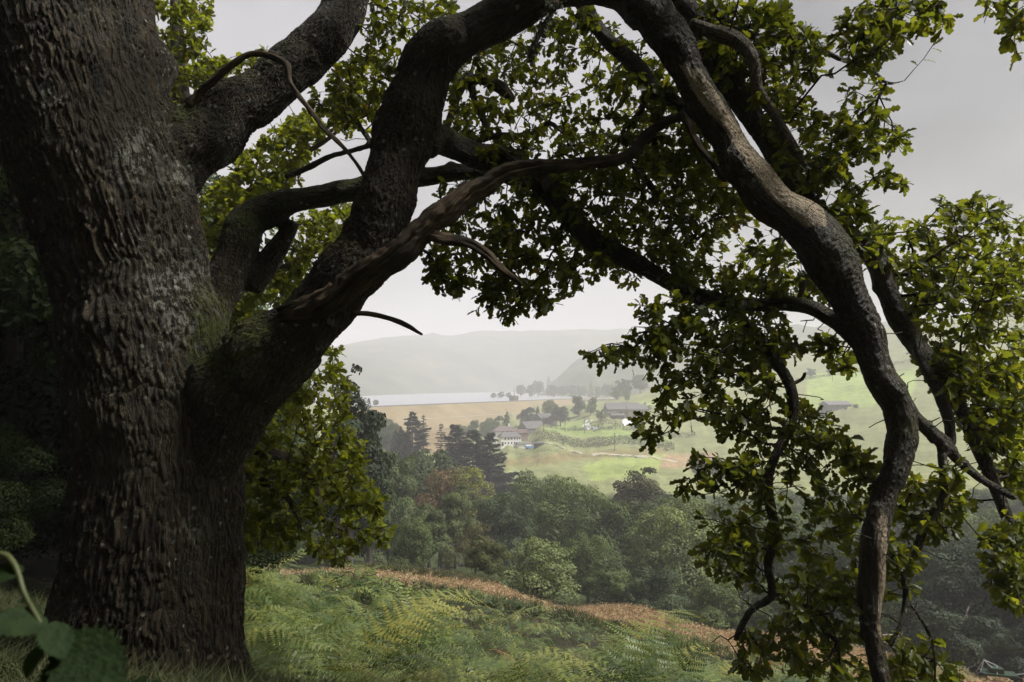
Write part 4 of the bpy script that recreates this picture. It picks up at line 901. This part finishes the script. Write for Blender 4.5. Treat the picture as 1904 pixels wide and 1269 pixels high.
# bare spurs and dead twigs on the limbs
rgs = np.random.default_rng(31); bs = []
for k_, cnt_ in (('central', 16), ('limb2', 12), ('back_limb', 16), ('right', 34), ('right2', 26), ('cross', 30), ('droop', 34), ('side', 14), ('side_droop', 14), ('inner', 10), ('top_stub', 8), ('droop_fork', 10)):
    C = CURV[k_][0]; ii = rgs.integers(0, len(C), cnt_); dv_ = rgs.normal(size=(cnt_, 3)); dv_ /= np.linalg.norm(dv_, axis=1)[:, None]; bs.append(C[ii]+dv_*(CURV[k_][1][ii]+rgs.uniform(.08, .34, cnt_))[:, None])
NdS, parS, tidS, n0S = grow(np.vstack([CURV[k][0][::2] for k in LIMB if k not in ('trunk', 'left_stem')]), np.vstack(bs), .06, .014, 14)
obj('bare_twigs', twig_mesh('bare_twigs', NdS, parS, n0S, .0036), M['twig'], oak, True)['kind'] = 'stuff'
tw_o = obj('twigs', twig_mesh('oak_twigs', Nd, par, n0), M['twig'], oak, True); tag(tw_o, kind='stuff')
P, Rm, S, rn = leafset(Nd, par, tid, n0, 7.6, .096, 6)
# lower bough behind the trunk, brighter leaves, drawn farther off
LZ = [([(470,760),(560,690),(630,640),(650,700),(640,780),(690,840),(700,900),(730,960),(720,1010),(680,1000),(640,1050),(600,1040),(560,1010),(500,1030),(440,1000),(440,880)], 7.6, 9.2, 330)]
tips2 = zone_tips(LZ, 9)
Nd2, par2, tid2, n02 = grow(np.vstack([CURV[k][0][6::3] for k in ('low_bough', 'low_bough2')]), tips2, seed=4)
obj('low_bough_twigs', twig_mesh('low_twigs', Nd2, par2, n02), M['twig'], oak, True)['kind'] = 'stuff'
P2_, Rm2, S2, rn2 = leafset(Nd2, par2, tid2, n02, 15, .105, 8)
def split_leaves(P, Rm, S, rn, nbig, mat, stuffname, parent):
    x, y, d = proj(P); vis = (x > 0) & (x < 1904) & (y > 0) & (y < 1269) & (d > 0); face = np.abs((Rm[:, :, 2]*P).sum(1))/np.linalg.norm(P, axis=1)
    score = np.where(vis, S/d*(.3+face), 0); o = np.argsort(-score); big, rest = o[:nbig], o[nbig:]
    V, FA, r = scatter(OAKS[0], OAKS[1], P[rest], Rm[rest], S[rest], rn[rest])
    so = obj(stuffname, mesh_np(stuffname, V, FA, False, {'rnd': r}), mat, parent, True); so['kind'] = 'stuff'
    vs = []
    for q in range(6):
        lm = mesh_np('oak_leaf', OAK[0]*np.array([1+.1*q-.2, 1, .6+.25*q]), OAK[1], False, {'rnd': np.full(len(OAK[0]), .2+.1*q)}); lm.materials.append(mat); vs.append(lm)
    for q, b in enumerate(big):
        lo = bpy.data.objects.new('leaf', vs[int(np.clip(rn[b], 0, .99)*6)]); COL.objects.link(lo); lo.parent = parent
        m4 = Matrix([list(Rm[b][r_]*S[b])+[P[b][r_]-parent.location[r_]] for r_ in range(3)]+[[0, 0, 0, 1]]); lo.matrix_local = m4
split_leaves(P, Rm, S, rn, 300, M['oakleaf'], 'foliage', oak)
V, FA, r = scatter(OAKS[0], OAKS[1], P2_, Rm2, S2, rn2)
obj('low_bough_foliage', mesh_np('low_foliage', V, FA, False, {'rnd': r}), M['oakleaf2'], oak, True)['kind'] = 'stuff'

# second oak behind the trunk: yellow green leaves between the limbs, coloured bright as if lit
b2 = gpix(300, 11.5)
oak2 = empty('young_oak', b2, 'younger oak behind the great trunk with yellow green leaves coloured bright as if lit between the limbs', 'tree')
L2 = [[(300,1200,11.5,46),(310,900,11.6,40),(330,650,11.6,34),(350,450,11.6,26),(340,250,11.5,18),(330,60,11.3,12),(320,-150,11.2,8)],
      [(330,650,11.6,18),(400,560,11.4,12),(480,520,11.2,9),(560,480,11,6),(640,440,10.8,4)],
      [(345,500,11.6,14),(420,400,11.4,10),(500,330,11.2,8),(580,280,11,5),(630,240,10.9,3)],
      [(340,300,11.5,12),(380,180,11.2,8),(430,120,11,5),(490,90,10.8,3)]]
ps = []; sk = []
for a in L2:
    a = np.array(a, float); c = catmull(np.c_[atn(a[:, 0], a[:, 1], a[:, 2]), a[:, 3]*a[:, 2]/F], .15); c[:, :3] += .03*np.stack([fbm(c[:, :3]*2+q*5, 2, q) for q in range(3)], -1); ps.append(tube(c[:, :3], c[:, 3], 10, .1)); sk.append(c[::2, :3])
V, fl = cat_parts(ps); obj('trunk', mesh_np('young_oak_trunk', V, fl, True), M['treebark'], oak2, True)
Z2 = [([(285,0),(385,0),(390,60),(370,110),(440,110),(500,90),(500,130),(430,170),(350,200),(285,200)], 10.2, 12.2, 190),
      ([(350,400),(440,300),(520,230),(590,200),(600,260),(560,330),(530,380),(470,390),(440,450),(430,500),(380,620),(350,560)], 10.2, 12.4, 380),
      ([(520,410),(600,390),(690,370),(660,440),(600,500),(540,560),(450,600),(430,560),(500,520),(540,460)], 10.2, 12, 190),
      ([(600,130),(700,100),(700,240),(640,260),(590,220)], 10.4, 11.6, 60), ([(410,520),(470,560),(460,610),(410,620)], 10.4, 12, 40)]
t2 = zone_tips(Z2, 15); Nd3, par3, tid3, n03 = grow(np.vstack(sk), t2, .15, .03, 12)
obj('twigs', twig_mesh('young_oak_twigs', Nd3, par3, n03, .0035), M['twig'], oak2, True)['kind'] = 'stuff'
P3, Rm3, S3, rn3 = leafset(Nd3, par3, tid3, n03, 14, .125, 18)
V, FA, r = scatter(OAKS[0], OAKS[1], P3, Rm3, S3, rn3)
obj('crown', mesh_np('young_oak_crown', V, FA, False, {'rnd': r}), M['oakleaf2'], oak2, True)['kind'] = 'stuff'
print('OAK', nv, len(P), len(P2_), len(P3), len(Nd))

# ------------------------------------------------------------------ instanced ground cover (bracken, grass, stubble)
def gn_scatter(name, protos, P, rot, scl_, idx, label, mat_none=None):
    col = bpy.data.collections.new(name+'_kinds')
    for i, me in enumerate(protos):
        o = bpy.data.objects.new('%s_kind_%02d' % (name, i), me); col.objects.link(o)
    me = bpy.data.meshes.new(name); me.vertices.add(len(P)); me.vertices.foreach_set('co', np.ascontiguousarray(P, np.float32).ravel())
    a = me.attributes.new('rot', 'FLOAT_VECTOR', 'POINT'); a.data.foreach_set('vector', np.ascontiguousarray(rot, np.float32).ravel())
    a = me.attributes.new('scl', 'FLOAT', 'POINT'); a.data.foreach_set('value', np.ascontiguousarray(scl_, np.float32))
    a = me.attributes.new('kind', 'INT', 'POINT'); a.data.foreach_set('value', np.ascontiguousarray(idx, np.int32))
    o = obj(name, me); g = bpy.data.node_groups.new(name, 'GeometryNodeTree')
    g.interface.new_socket('Geometry', in_out='INPUT', socket_type='NodeSocketGeometry'); g.interface.new_socket('Geometry', in_out='OUTPUT', socket_type='NodeSocketGeometry')
    N = g.nodes.new; i_ = N('NodeGroupInput'); o_ = N('NodeGroupOutput'); ip = N('GeometryNodeInstanceOnPoints'); ci = N('GeometryNodeCollectionInfo'); m2p = N('GeometryNodeMeshToPoints')
    ci.inputs['Collection'].default_value = col; ci.inputs['Separate Children'].default_value = True; ci.inputs['Reset Children'].default_value = True
    def na(nm, ty):
        n = N('GeometryNodeInputNamedAttribute'); n.data_type = ty; n.inputs['Name'].default_value = nm
        return [s for s in n.outputs if s.enabled][0]
    L = g.links.new
    L(i_.outputs[0], m2p.inputs['Mesh']); L(m2p.outputs[0], ip.inputs['Points']); L(ci.outputs[0], ip.inputs['Instance']); ip.inputs['Pick Instance'].default_value = True
    L(na('kind', 'INT'), ip.inputs['Instance Index']); L(na('rot', 'FLOAT_VECTOR'), ip.inputs['Rotation']); L(na('scl', 'FLOAT'), ip.inputs['Scale']); L(ip.outputs[0], o_.inputs[0])
    md = o.modifiers.new('scatter', 'NODES'); md.node_group = g
    return tag(o, label, kind='stuff')
def frond(seed, full=True, arch=.6, L=1.0):
    rg = np.random.default_rng(seed); st = rg.uniform(.35, .55)
    c = catmull([(0, 0, 0), (0, .05, st*.6), (rg.normal()*.03, .20, st), (rg.normal()*.05, .20+.45*L, st+.22*arch), (rg.normal()*.08, .20+.80*L, st+.10*arch), (rg.normal()*.1, .20+1.0*L, st-.18*arch)], .03)
    s = np.cumsum(np.r_[0, np.linalg.norm(np.diff(c, axis=0), axis=1)]); s /= s[-1]
    V = []; Fc = []; 
    def tri(a, b, d): n = len(V); V.extend([tuple(a), tuple(b), tuple(d)]); Fc.append((n, n+1, n+2))
    T_ = np.gradient(c, axis=0); T_ /= np.linalg.norm(T_, axis=1)[:, None]
    for i in range(0, len(c)-4, 4):
        w = np.array([.006, 0, 0])*(1-s[i]*.8); tri(c[i]-w, c[i]+w, c[i+4]); 
    t0 = .34; npn = 15 if full else 12
    for q in range(npn):
        t = t0+(1-t0)*(q/npn)**.92; i = min(int(np.searchsorted(s, t)), len(c)-1); p = c[i]; tg = T_[i]; ln = .30*L*((1-(t-t0)/(1-t0))**.8)*(.75+.25*min(1, (t-t0)/.12))+.02
        up = np.cross([1, 0, 0], tg); up = up if up[2] > 0 else -up
        for sd in (-1, 1):
            d = np.array([sd, 0, 0])*.93+tg*.42+up*rg.uniform(-.28, .12)+rg.normal(size=3)*.06; d /= np.linalg.norm(d); e = p+d*ln+np.array([0, 0, -.10*ln]); sidev = np.cross(d, up); sidev /= np.linalg.norm(sidev)
            if full:
                n2 = 8
                for m in range(n2):
                    w = (m+.3)/n2; b = p+(e-p)*w; pl = .050*L*(1-w*.75)*(ln/.30/L*.6+.4); wd = d*ln/n2*.42
                    for s2 in (-1, 1): tri(b-wd*.9, b+wd*.9, b+sidev*s2*pl+d*pl*.35+up*rg.uniform(-.3, .15)*pl)
            else:
                w1 = sidev*.032*L; m_ = p+(e-p)*.35; tri(p, m_+w1, e); tri(p, e, m_-w1)
    V = np.array(V); me = mesh_np('bracken_frond', V, np.array(Fc)); me.materials.append(M['bracken']); return me
bm_ = NM('bracken_frond'); oi = bm_.n('ShaderNodeObjectInfo'); rn_ = oi.outputs['Random']; loc = oi.outputs['Location']
pn = bm_.noise(loc, .33, 3, .6); pk = bm_.math('ADD', bm_.math('MULTIPLY', rn_, .55), bm_.math('MULTIPLY', bm_.math('SUBTRACT', pn, .5), 1.3))
bcol = bm_.ramp(pk, [(0.0, (.040, .070, .022)), (.25, (.095, .135, .036)), (.48, (.18, .205, .048)), (.62, (.27, .25, .06))])
bcol = bm_.mix(bm_.mr(rn_, .990, .992, 0, 1), bcol, (.30, .13, .03, 1))
bp = bm_.pbr(bcol, .45, .4); bt = bm_.n('ShaderNodeBsdfTranslucent', {0: bm_.mix(1.0, bcol, (1.5, 1.5, .7, 1), 'MULTIPLY')}).outputs[0]
M['bracken'] = bm_.fin(bm_.n('ShaderNodeMixShader', {0: .22, 1: bp, 2: bt}).outputs[0])
rg = np.random.default_rng(42)
NEARL = np.array([(560, 1070), (700, 1078), (850, 1098), (1000, 1128), (1250, 1184), (1600, 1262), (1904, 1330), (2300, 1420)], float)
FARL = np.array([(560, 1046), (700, 1062), (900, 1084), (1200, 1128), (1500, 1180), (1800, 1240), (1904, 1262), (2300, 1340)], float)
def cand(n, y0, y1, pxa, pxb):
    Y = np.sqrt(rg.uniform(y0**2, y1**2, n)); px = rg.uniform(pxa, pxb, n); P = np.c_[(px-952)/F*Y, Y]; z = ground(P); P = np.c_[P, z]; return P, *proj(P)[:2]
P, x, y = cand(8800, 7.2, 37, 330, 2150)
nl_ = np.interp(x, NEARL[:, 0], NEARL[:, 1]); keep = (y > nl_+.85*F/P[:, 1]*np.where(P[:, 1] > 14, 1, 0)+rg.normal(size=len(x))*5-np.where(x < 800, (800-x)*.09, 0)) & ((P[:, 1] > 8.4) | (x > 520)); keep &= ~((x < 470) & (P[:, 1] < 8.6))
dens = np.clip(1.25-P[:, 1]/34, .45, 1.0); thin = inpoly(x, y, [(1000,1150),(1250,1195),(1330,1260),(1150,1265),(1010,1215)]); dens = np.where(thin, dens*.45, dens)
keep &= rg.uniform(size=len(x)) < dens; keep &= ~((x > 1640) & (y < 1650))
low = np.zeros(int(keep.sum()))
Pg, xg, yg = cand(12000, 15, 37, 600, 2150); ng = np.interp(xg, NEARL[:, 0], NEARL[:, 1]); kg = (xg < 1640) & (yg > ng+.28*F/Pg[:, 1]) & (yg < ng+1.0*F/Pg[:, 1]); Pg = Pg[kg]
P = np.vstack([P[keep], Pg]); low = np.r_[low, np.ones(len(Pg))]; n = len(P); az = -1.9+1.5*fbm(np.c_[P[:, :2]*.38, P[:, 2]*0], 2, 6)+rg.normal(0, .5, n)      # blades lean down the slope, to the right
sc_ = rg.uniform(.75, 1.55, n)*np.where(P[:, 1] > 24, .8, 1.0)*np.where(low > 0, .38, 1.0)*np.clip(1+.5*fbm(np.c_[P[:, :2]*.55, P[:, 2]*0], 2, 12), .5, 1.5); xx_, yy_, _ = proj(P); nn_ = np.interp(xx_, NEARL[:, 0], NEARL[:, 1]); sc_ = np.where((yy_ < nn_+1.9*F/P[:, 1]) & (xx_ > 760) & (P[:, 1] > 14), np.minimum(sc_, .62), sc_); rot = np.c_[rg.normal(size=n)*.22, rg.normal(size=n)*.22, az]
far_ = P[:, 1] > 21; idx = np.where(far_, rg.integers(5, 8, n), rg.integers(0, 5, n))
gn_scatter('bracken', [frond(i+1, True, [.6, .9, .4, .75, .5][i], [.95, .8, 1.0, .7, .9][i]) for i in range(5)]+[frond(i+20, False, .6, .85) for i in range(3)], P, rot, sc_, idx, 'thick green bracken covering the slope below the old oak')
print('FRONDS', n)
# grass and stubble tufts
def tuft(seed, nb, h, sp, w, mat):
    rg2 = np.random.default_rng(seed); V = []; Fc = []
    for b in range(nb):
        a = rg2.uniform(0, 6.28); r = rg2.uniform(0, sp); p = np.array([math.cos(a)*r, math.sin(a)*r, 0]); ln = rg2.normal(size=2)*.45; hh = h*rg2.uniform(.5, 1.2); sd = np.array([math.cos(a+1.5), math.sin(a+1.5), 0])*w
        m = p+np.array([ln[0]*hh*.3, ln[1]*hh*.3, hh*.6]); t = p+np.array([ln[0]*hh, ln[1]*hh, hh*rg2.uniform(.7, 1)])
        k = len(V); V += [p-sd, p+sd, m+sd*.7, m-sd*.7, t]; Fc += [(k, k+1, k+2), (k, k+2, k+3), (k+3, k+2, k+4)]
    me = mesh_np('tuft', np.array(V), np.array(Fc)); me.materials.append(mat); return me
def vary(name, stops, trans=.25):
    m = NM(name); r_ = m.n('ShaderNodeObjectInfo').outputs['Random']; c = m.ramp(r_, stops); 
    return m.fin(m.n('ShaderNodeMixShader', {0: trans, 1: m.pbr(c, .6, .3), 2: m.n('ShaderNodeBsdfTranslucent', {0: c}).outputs[0]}).outputs[0])
M['grass'] = vary('rough_grass', [(0, (.04, .055, .018)), (.6, (.075, .09, .03)), (1, (.14, .13, .06))]); M['stubble'] = vary('cut_bracken_litter', [(0, (.20, .12, .06)), (.5, (.37, .25, .13)), (.85, (.50, .40, .24)), (1, (.24, .24, .10))], .1)
P, x, y = cand(9000, 2.6, 11, -500, 900); keep = ~((np.hypot(P[:, 0]-OB.x, P[:, 1]-OB.y) < .8)) & ((x < 480) | (P[:, 1] < 7.4)); P = P[keep]; n = len(P)
gn_scatter('rough_grass', [tuft(i, 26, .34, .12, .006, M['grass']) for i in range(4)], P, np.c_[np.zeros((n, 2)), rg.uniform(0, 6.28, n)], rg.uniform(.6, 1.3, n), rg.integers(0, 4, n), 'rough shaded grass round the foot of the old oak')
P, x, y = cand(26000, 22, 46, 500, 2150); nl_ = np.interp(x, NEARL[:, 0], NEARL[:, 1]); fl2 = np.interp(x, FARL[:, 0], FARL[:, 1]); keep = (y < nl_+12) & (y > fl2-6+rg.normal(size=len(x))*3); P = P[keep]; n = len(P)
gn_scatter('cut_bracken', [tuft(30+i, 24, .075, .26, .014, M['stubble']) for i in range(4)], P, np.c_[rg.normal(size=(n, 2))*.5, rg.uniform(0, 6.28, n)], rg.uniform(.5, 1.4, n), rg.integers(0, 4, n), 'strip of cut orange brown bracken litter across the slope')
P, x, y = cand(14000, 24, 50, 560, 2150); fl2 = np.interp(x, FARL[:, 0], FARL[:, 1]); nl_ = np.interp(x, NEARL[:, 0], NEARL[:, 1]); keep = ((np.abs(y-fl2+3) < 4) | (np.abs(y-nl_-12) < 9)) & (rg.uniform(size=len(x)) < .8); P = P[keep]; n = len(P)
gn_scatter('verge_grass', [tuft(60+i, 22, .32, .2, .012, M['grass']) for i in range(4)], P, np.c_[rg.normal(size=(n, 2))*.2, rg.uniform(0, 6.28, n)], rg.uniform(.6, 1.5, n), rg.integers(0, 4, n), 'pale grass along the edges of the cut strip')

# ------------------------------------------------------------------ shaded wood behind the trunk
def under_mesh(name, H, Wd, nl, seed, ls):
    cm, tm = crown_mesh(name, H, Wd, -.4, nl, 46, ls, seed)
    cm.materials.clear(); cm.materials.append(M['dimmed_leaf']); tm.materials.clear(); tm.materials.append(M['twig']); return cm, tm
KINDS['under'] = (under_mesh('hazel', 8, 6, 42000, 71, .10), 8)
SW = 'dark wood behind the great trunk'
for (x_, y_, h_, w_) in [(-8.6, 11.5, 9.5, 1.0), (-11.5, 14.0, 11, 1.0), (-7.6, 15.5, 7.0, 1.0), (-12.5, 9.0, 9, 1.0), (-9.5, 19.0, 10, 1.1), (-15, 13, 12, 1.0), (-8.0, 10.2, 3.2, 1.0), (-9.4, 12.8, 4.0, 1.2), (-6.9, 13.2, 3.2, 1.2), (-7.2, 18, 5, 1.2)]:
    tree('under', Vector((x_, y_, gz(x_, y_))), h_, (1, 1, 1), 'leafy hazel with dimness put into its leaf colour in the wood left of the great trunk', SW, wide=w_, name='hazel_tree')
for (x_, y_, h_) in [(-14, 22, 17), (-20, 15, 18), (-22, 30, 18), (-17, 34, 15), (-22, 48, 18), (-32, 40, 19), (-45, 70, 18), (-30, 70, 17), (-58, 100, 18), (-36, 110, 17), (-80, 150, 18), (-52, 150, 17), (-100, 230, 18), (-75, 240, 17), (-140, 260, 18), (-118, 320, 17), (-160, 380, 18), (-130, 400, 18), (-190, 330, 18)]:
    tree('oak1' if int(x_) % 2 else 'oak2', Vector((x_, y_, gz(x_, y_))), h_, G3, 'tall woodland tree on the hillside left of the old oak', 'woodland trees on the left hillside')
for (x_, y_, h_) in [(2.5, -7, 15), (8.5, -10, 15), (-1.5, -5.5, 13), (-5.5, -3.5, 13), (-9, -5, 15), (-3, -10, 16), (-16, 2, 17), (6, -13, 15), (-12, -14, 16), (-18, -8, 17)]:  # unseen trees added behind the view to block sky and darken the trunk
    tree('oak2', Vector((x_, y_, gz(x_, y_))), h_, G3, 'unseen tree added behind the viewpoint to block sky light from the old oak', 'unseen sky blocking trees behind the viewpoint')

# ------------------------------------------------------------------ bramble at the lower left, close to the lens
bmm = NM('bramble_leaf'); bo = bmm.n('ShaderNodeTexCoord').outputs['Object']; bn = bmm.noise(bo, 70, 6, .65)
bc_ = bmm.ramp(bn, [(.3, (.016, .032, .009)), (.7, (.036, .062, .018))])
M['bramble'] = bmm.fin(bmm.n('ShaderNodeMixShader', {0: .3, 1: bmm.pbr(bc_, .6, .25, bmm.bump(bn, .9, .008)), 2: bmm.n('ShaderNodeBsdfTranslucent', {0: bmm.mix(1.0, bc_, (1.6, 1.7, .6, 1), 'MULTIPLY')}).outputs[0]}).outputs[0])
M['bramblestem'] = plain('bramble_stem', (.07, .08, .025), .25, 60, .5, .4)
br = empty('bramble', at(-30, 1330, .92)+Vector((0, 0, -1.1)), 'out of focus bramble spray with toothed green leaves in front of the oak foot', 'bramble')
def curve_part(name, pts, mat):
    a = np.array(pts, float); c = catmull(np.c_[atn(a[:, 0], a[:, 1], a[:, 2]), a[:, 3]*a[:, 2]/F], .008); V, fl = tube(c[:, :3], c[:, 3], 8, .1); return obj(name, mesh_np(name, V, fl, True), mat, br, True)
curve_part('stem', [(-160,1500,1.0,5.5),(-120,1200,.98,5.5),(-60,1050,.95,5.5),(0,1030,.92,5.5),(28,1052,.91,5),(44,1100,.9,4.5),(62,1135,.9,4.5),(85,1175,.9,4),(100,1205,.9,4),(120,1215,.9,3)], M['bramblestem'])
def bramble_leaf(p, d, nrm, L, wd=.8):
    n = 19; prof = []
    for i in range(n):
        t = i/(n-1); w = .46*wd*math.sin(math.pi*min(1, t*.93+.06))**.75*(1+(.13 if i % 2 else -.10)); prof.append((t, max(w, .01)))
    v, f = leaf_template(prof, .22, .22); Rm_ = rotmats(np.array([d], float), np.array([nrm], float))[0]; V = (v*L)@Rm_.T+np.array(p)
    me = mesh_np('bramble_leaf', V, f, True); return obj('leaf', me, M['bramble'], br, True)
for (a, b, Yl, tx, ty, tY, nm_, wd) in [(44,1062,.91,-40,1075,.9,(.1,-.6,.8),.7),(88,1165,.9,-20,1150,.86,(0,-.55,.85),.8),(90,1160,.9,118,1212,.87,(.6,-.6,.5),.75),(112,1195,.9,212,1272,.86,(-.2,-.75,.6),.85),(88,1195,.9,40,1255,.87,(-.4,-.7,.4),.9),(62,1118,.9,36,1108,.91,(0,-.5,.8),.5),(120,1215,.9,100,1300,.86,(0,-.8,.4),.9),(70,1150,.92,20,1130,.93,(.2,-.3,.9),.8),(240,1330,.95,260,1262,.95,(.1,-.8,.5),.7),(275,1320,.95,290,1265,.95,(.1,-.8,.5),.7)]:
    p = at(a, b, Yl); q = at(tx, ty, tY); d = q-p; bramble_leaf(tuple(p), tuple(d), nm_, d.length, wd)
curve_part('stem', [(225,1400,.97,4),(245,1325,.95,3),(275,1322,.95,2.5)], M['bramblestem'])

# ------------------------------------------------------------------ trailed bracken cutter on the cut strip
mp_ = gpix(1822, 34.0)
mc = empty('bracken_cutter', mp_+Vector((0, 0, .0)), 'small green wheeled bracken cutter with steel frame parked on the cut strip', 'machine', rz=-.25)
for wx, wy, wr in ((-.62, -.38, .24), (-.62, .38, .24), (.95, -.34, .19), (.95, .34, .19)):
    wl = MB().bar((wx, wy-.07, wr), (wx, wy+.07, wr), wr, 18).build('wheel', M['rubber'], mc)
    MB().bar((wx, wy-.085, wr), (wx, wy+.085, wr), wr*.5, 12).build('hub', M['darksteel'], wl)
dk = MB().box((.25, 0, .36), (1.5, .62, .10)); dk.build('deck', M['green'], mc)
MB().box((.15, 0, .52), (.55, .4, .24)).build('gear_cover', M['green'], mc)
MB().bar((-.62, -.38, .24), (-.62, .38, .24), .03).build('axle', M['darksteel'], mc); MB().bar((.95, -.34, .19), (.95, .34, .19), .03).build('axle', M['darksteel'], mc)
for a, b in (((-.62, -.2, .28), (-.35, 0, .95)), ((-.62, .2, .28), (-.35, 0, .95)), ((-.35, 0, .95), (.2, 0, .72)), ((.2, 0, .72), (.1, -.25, .4)), ((-.35, 0, .95), (.15, -.2, .42)), ((-.35, 0, .95), (.15, .2, .42)), ((.9, 0, .36), (1.35, 0, .46))):
    MB().bar(a, b, .022).build('frame_bar', M['steel'], mc)
# dead brushwood at the edge of the wood
dbp = gpix(1757, 47); dbo = empty('fallen_branch', dbp, 'pale leafless dead branches tangled at the edge of the wood', 'branch'); rgb = np.random.default_rng(3); ps = []
for q in range(9):
    a = rgb.uniform(-1.2, 1.2); p = np.array([rgb.normal()*.8, rgb.normal()*.4, 1.4+rgb.uniform(0, 1.6)])
    for sub in range(4):
        d = np.array([math.sin(a), -.3, math.cos(a)*.5])+rgb.normal(size=3)*.5; e = p+d*rgb.uniform(.8, 2.0); m_ = (p+e)/2+rgb.normal(size=3)*.2
        c = catmull([(*p, .035), (*m_, .025), (*e, .008)], .2); ps.append(tube(c[:, :3], c[:, 3], 5)); p = m_
    c = catmull([(0, 0, -.2, .06), (*(p*.5+rgb.normal(size=3)*.2), .05), (*p, .035)], .3); ps.append(tube(c[:, :3], c[:, 3], 6))
V, fl = cat_parts(ps); obj('branches', mesh_np('dead_brush', V, fl, True), plain('bleached_wood', (.30, .26, .22), .2, 4), dbo)

# ------------------------------------------------------------------ haze: the wet air of the valley
zlo = min(float(GV[:, 2].min()), WZ-30)-1.5
ztop = max(float((o.matrix_world @ Vector(c)).z) for o in COL.objects if o.type == 'MESH' and o.get('kind') == 'structure' for c in o.bound_box)+4
print('ZTOP', ztop)
hzb = MB(); X0, X1, Y0, Y1, Z0, Z1 = -4200, 4200, -1900, 3400, zlo, ztop
hzb.add([(X0, Y0, Z0), (X1, Y0, Z0), (X1, Y1, Z0), (X0, Y1, Z0), (X0, Y0, Z1), (X1, Y0, Z1), (X1, Y1, Z1), (X0, Y1, Z1)], [(3, 2, 1, 0), (4, 5, 6, 7), (0, 1, 5, 4), (1, 2, 6, 5), (2, 3, 7, 6), (3, 0, 4, 7)])
hv = NM('wet_haze'); pv_ = hv.n('ShaderNodeVolumePrincipled', {'Color': (.965, .95, .99, 1), 'Density': 0.00072, 'Anisotropy': 0.0})
hv.l(pv_.outputs[0], hv.out.inputs['Volume'])
tag(hzb.build('haze', hv.m), 'thin grey rain haze filling the valley air', kind='stuff')
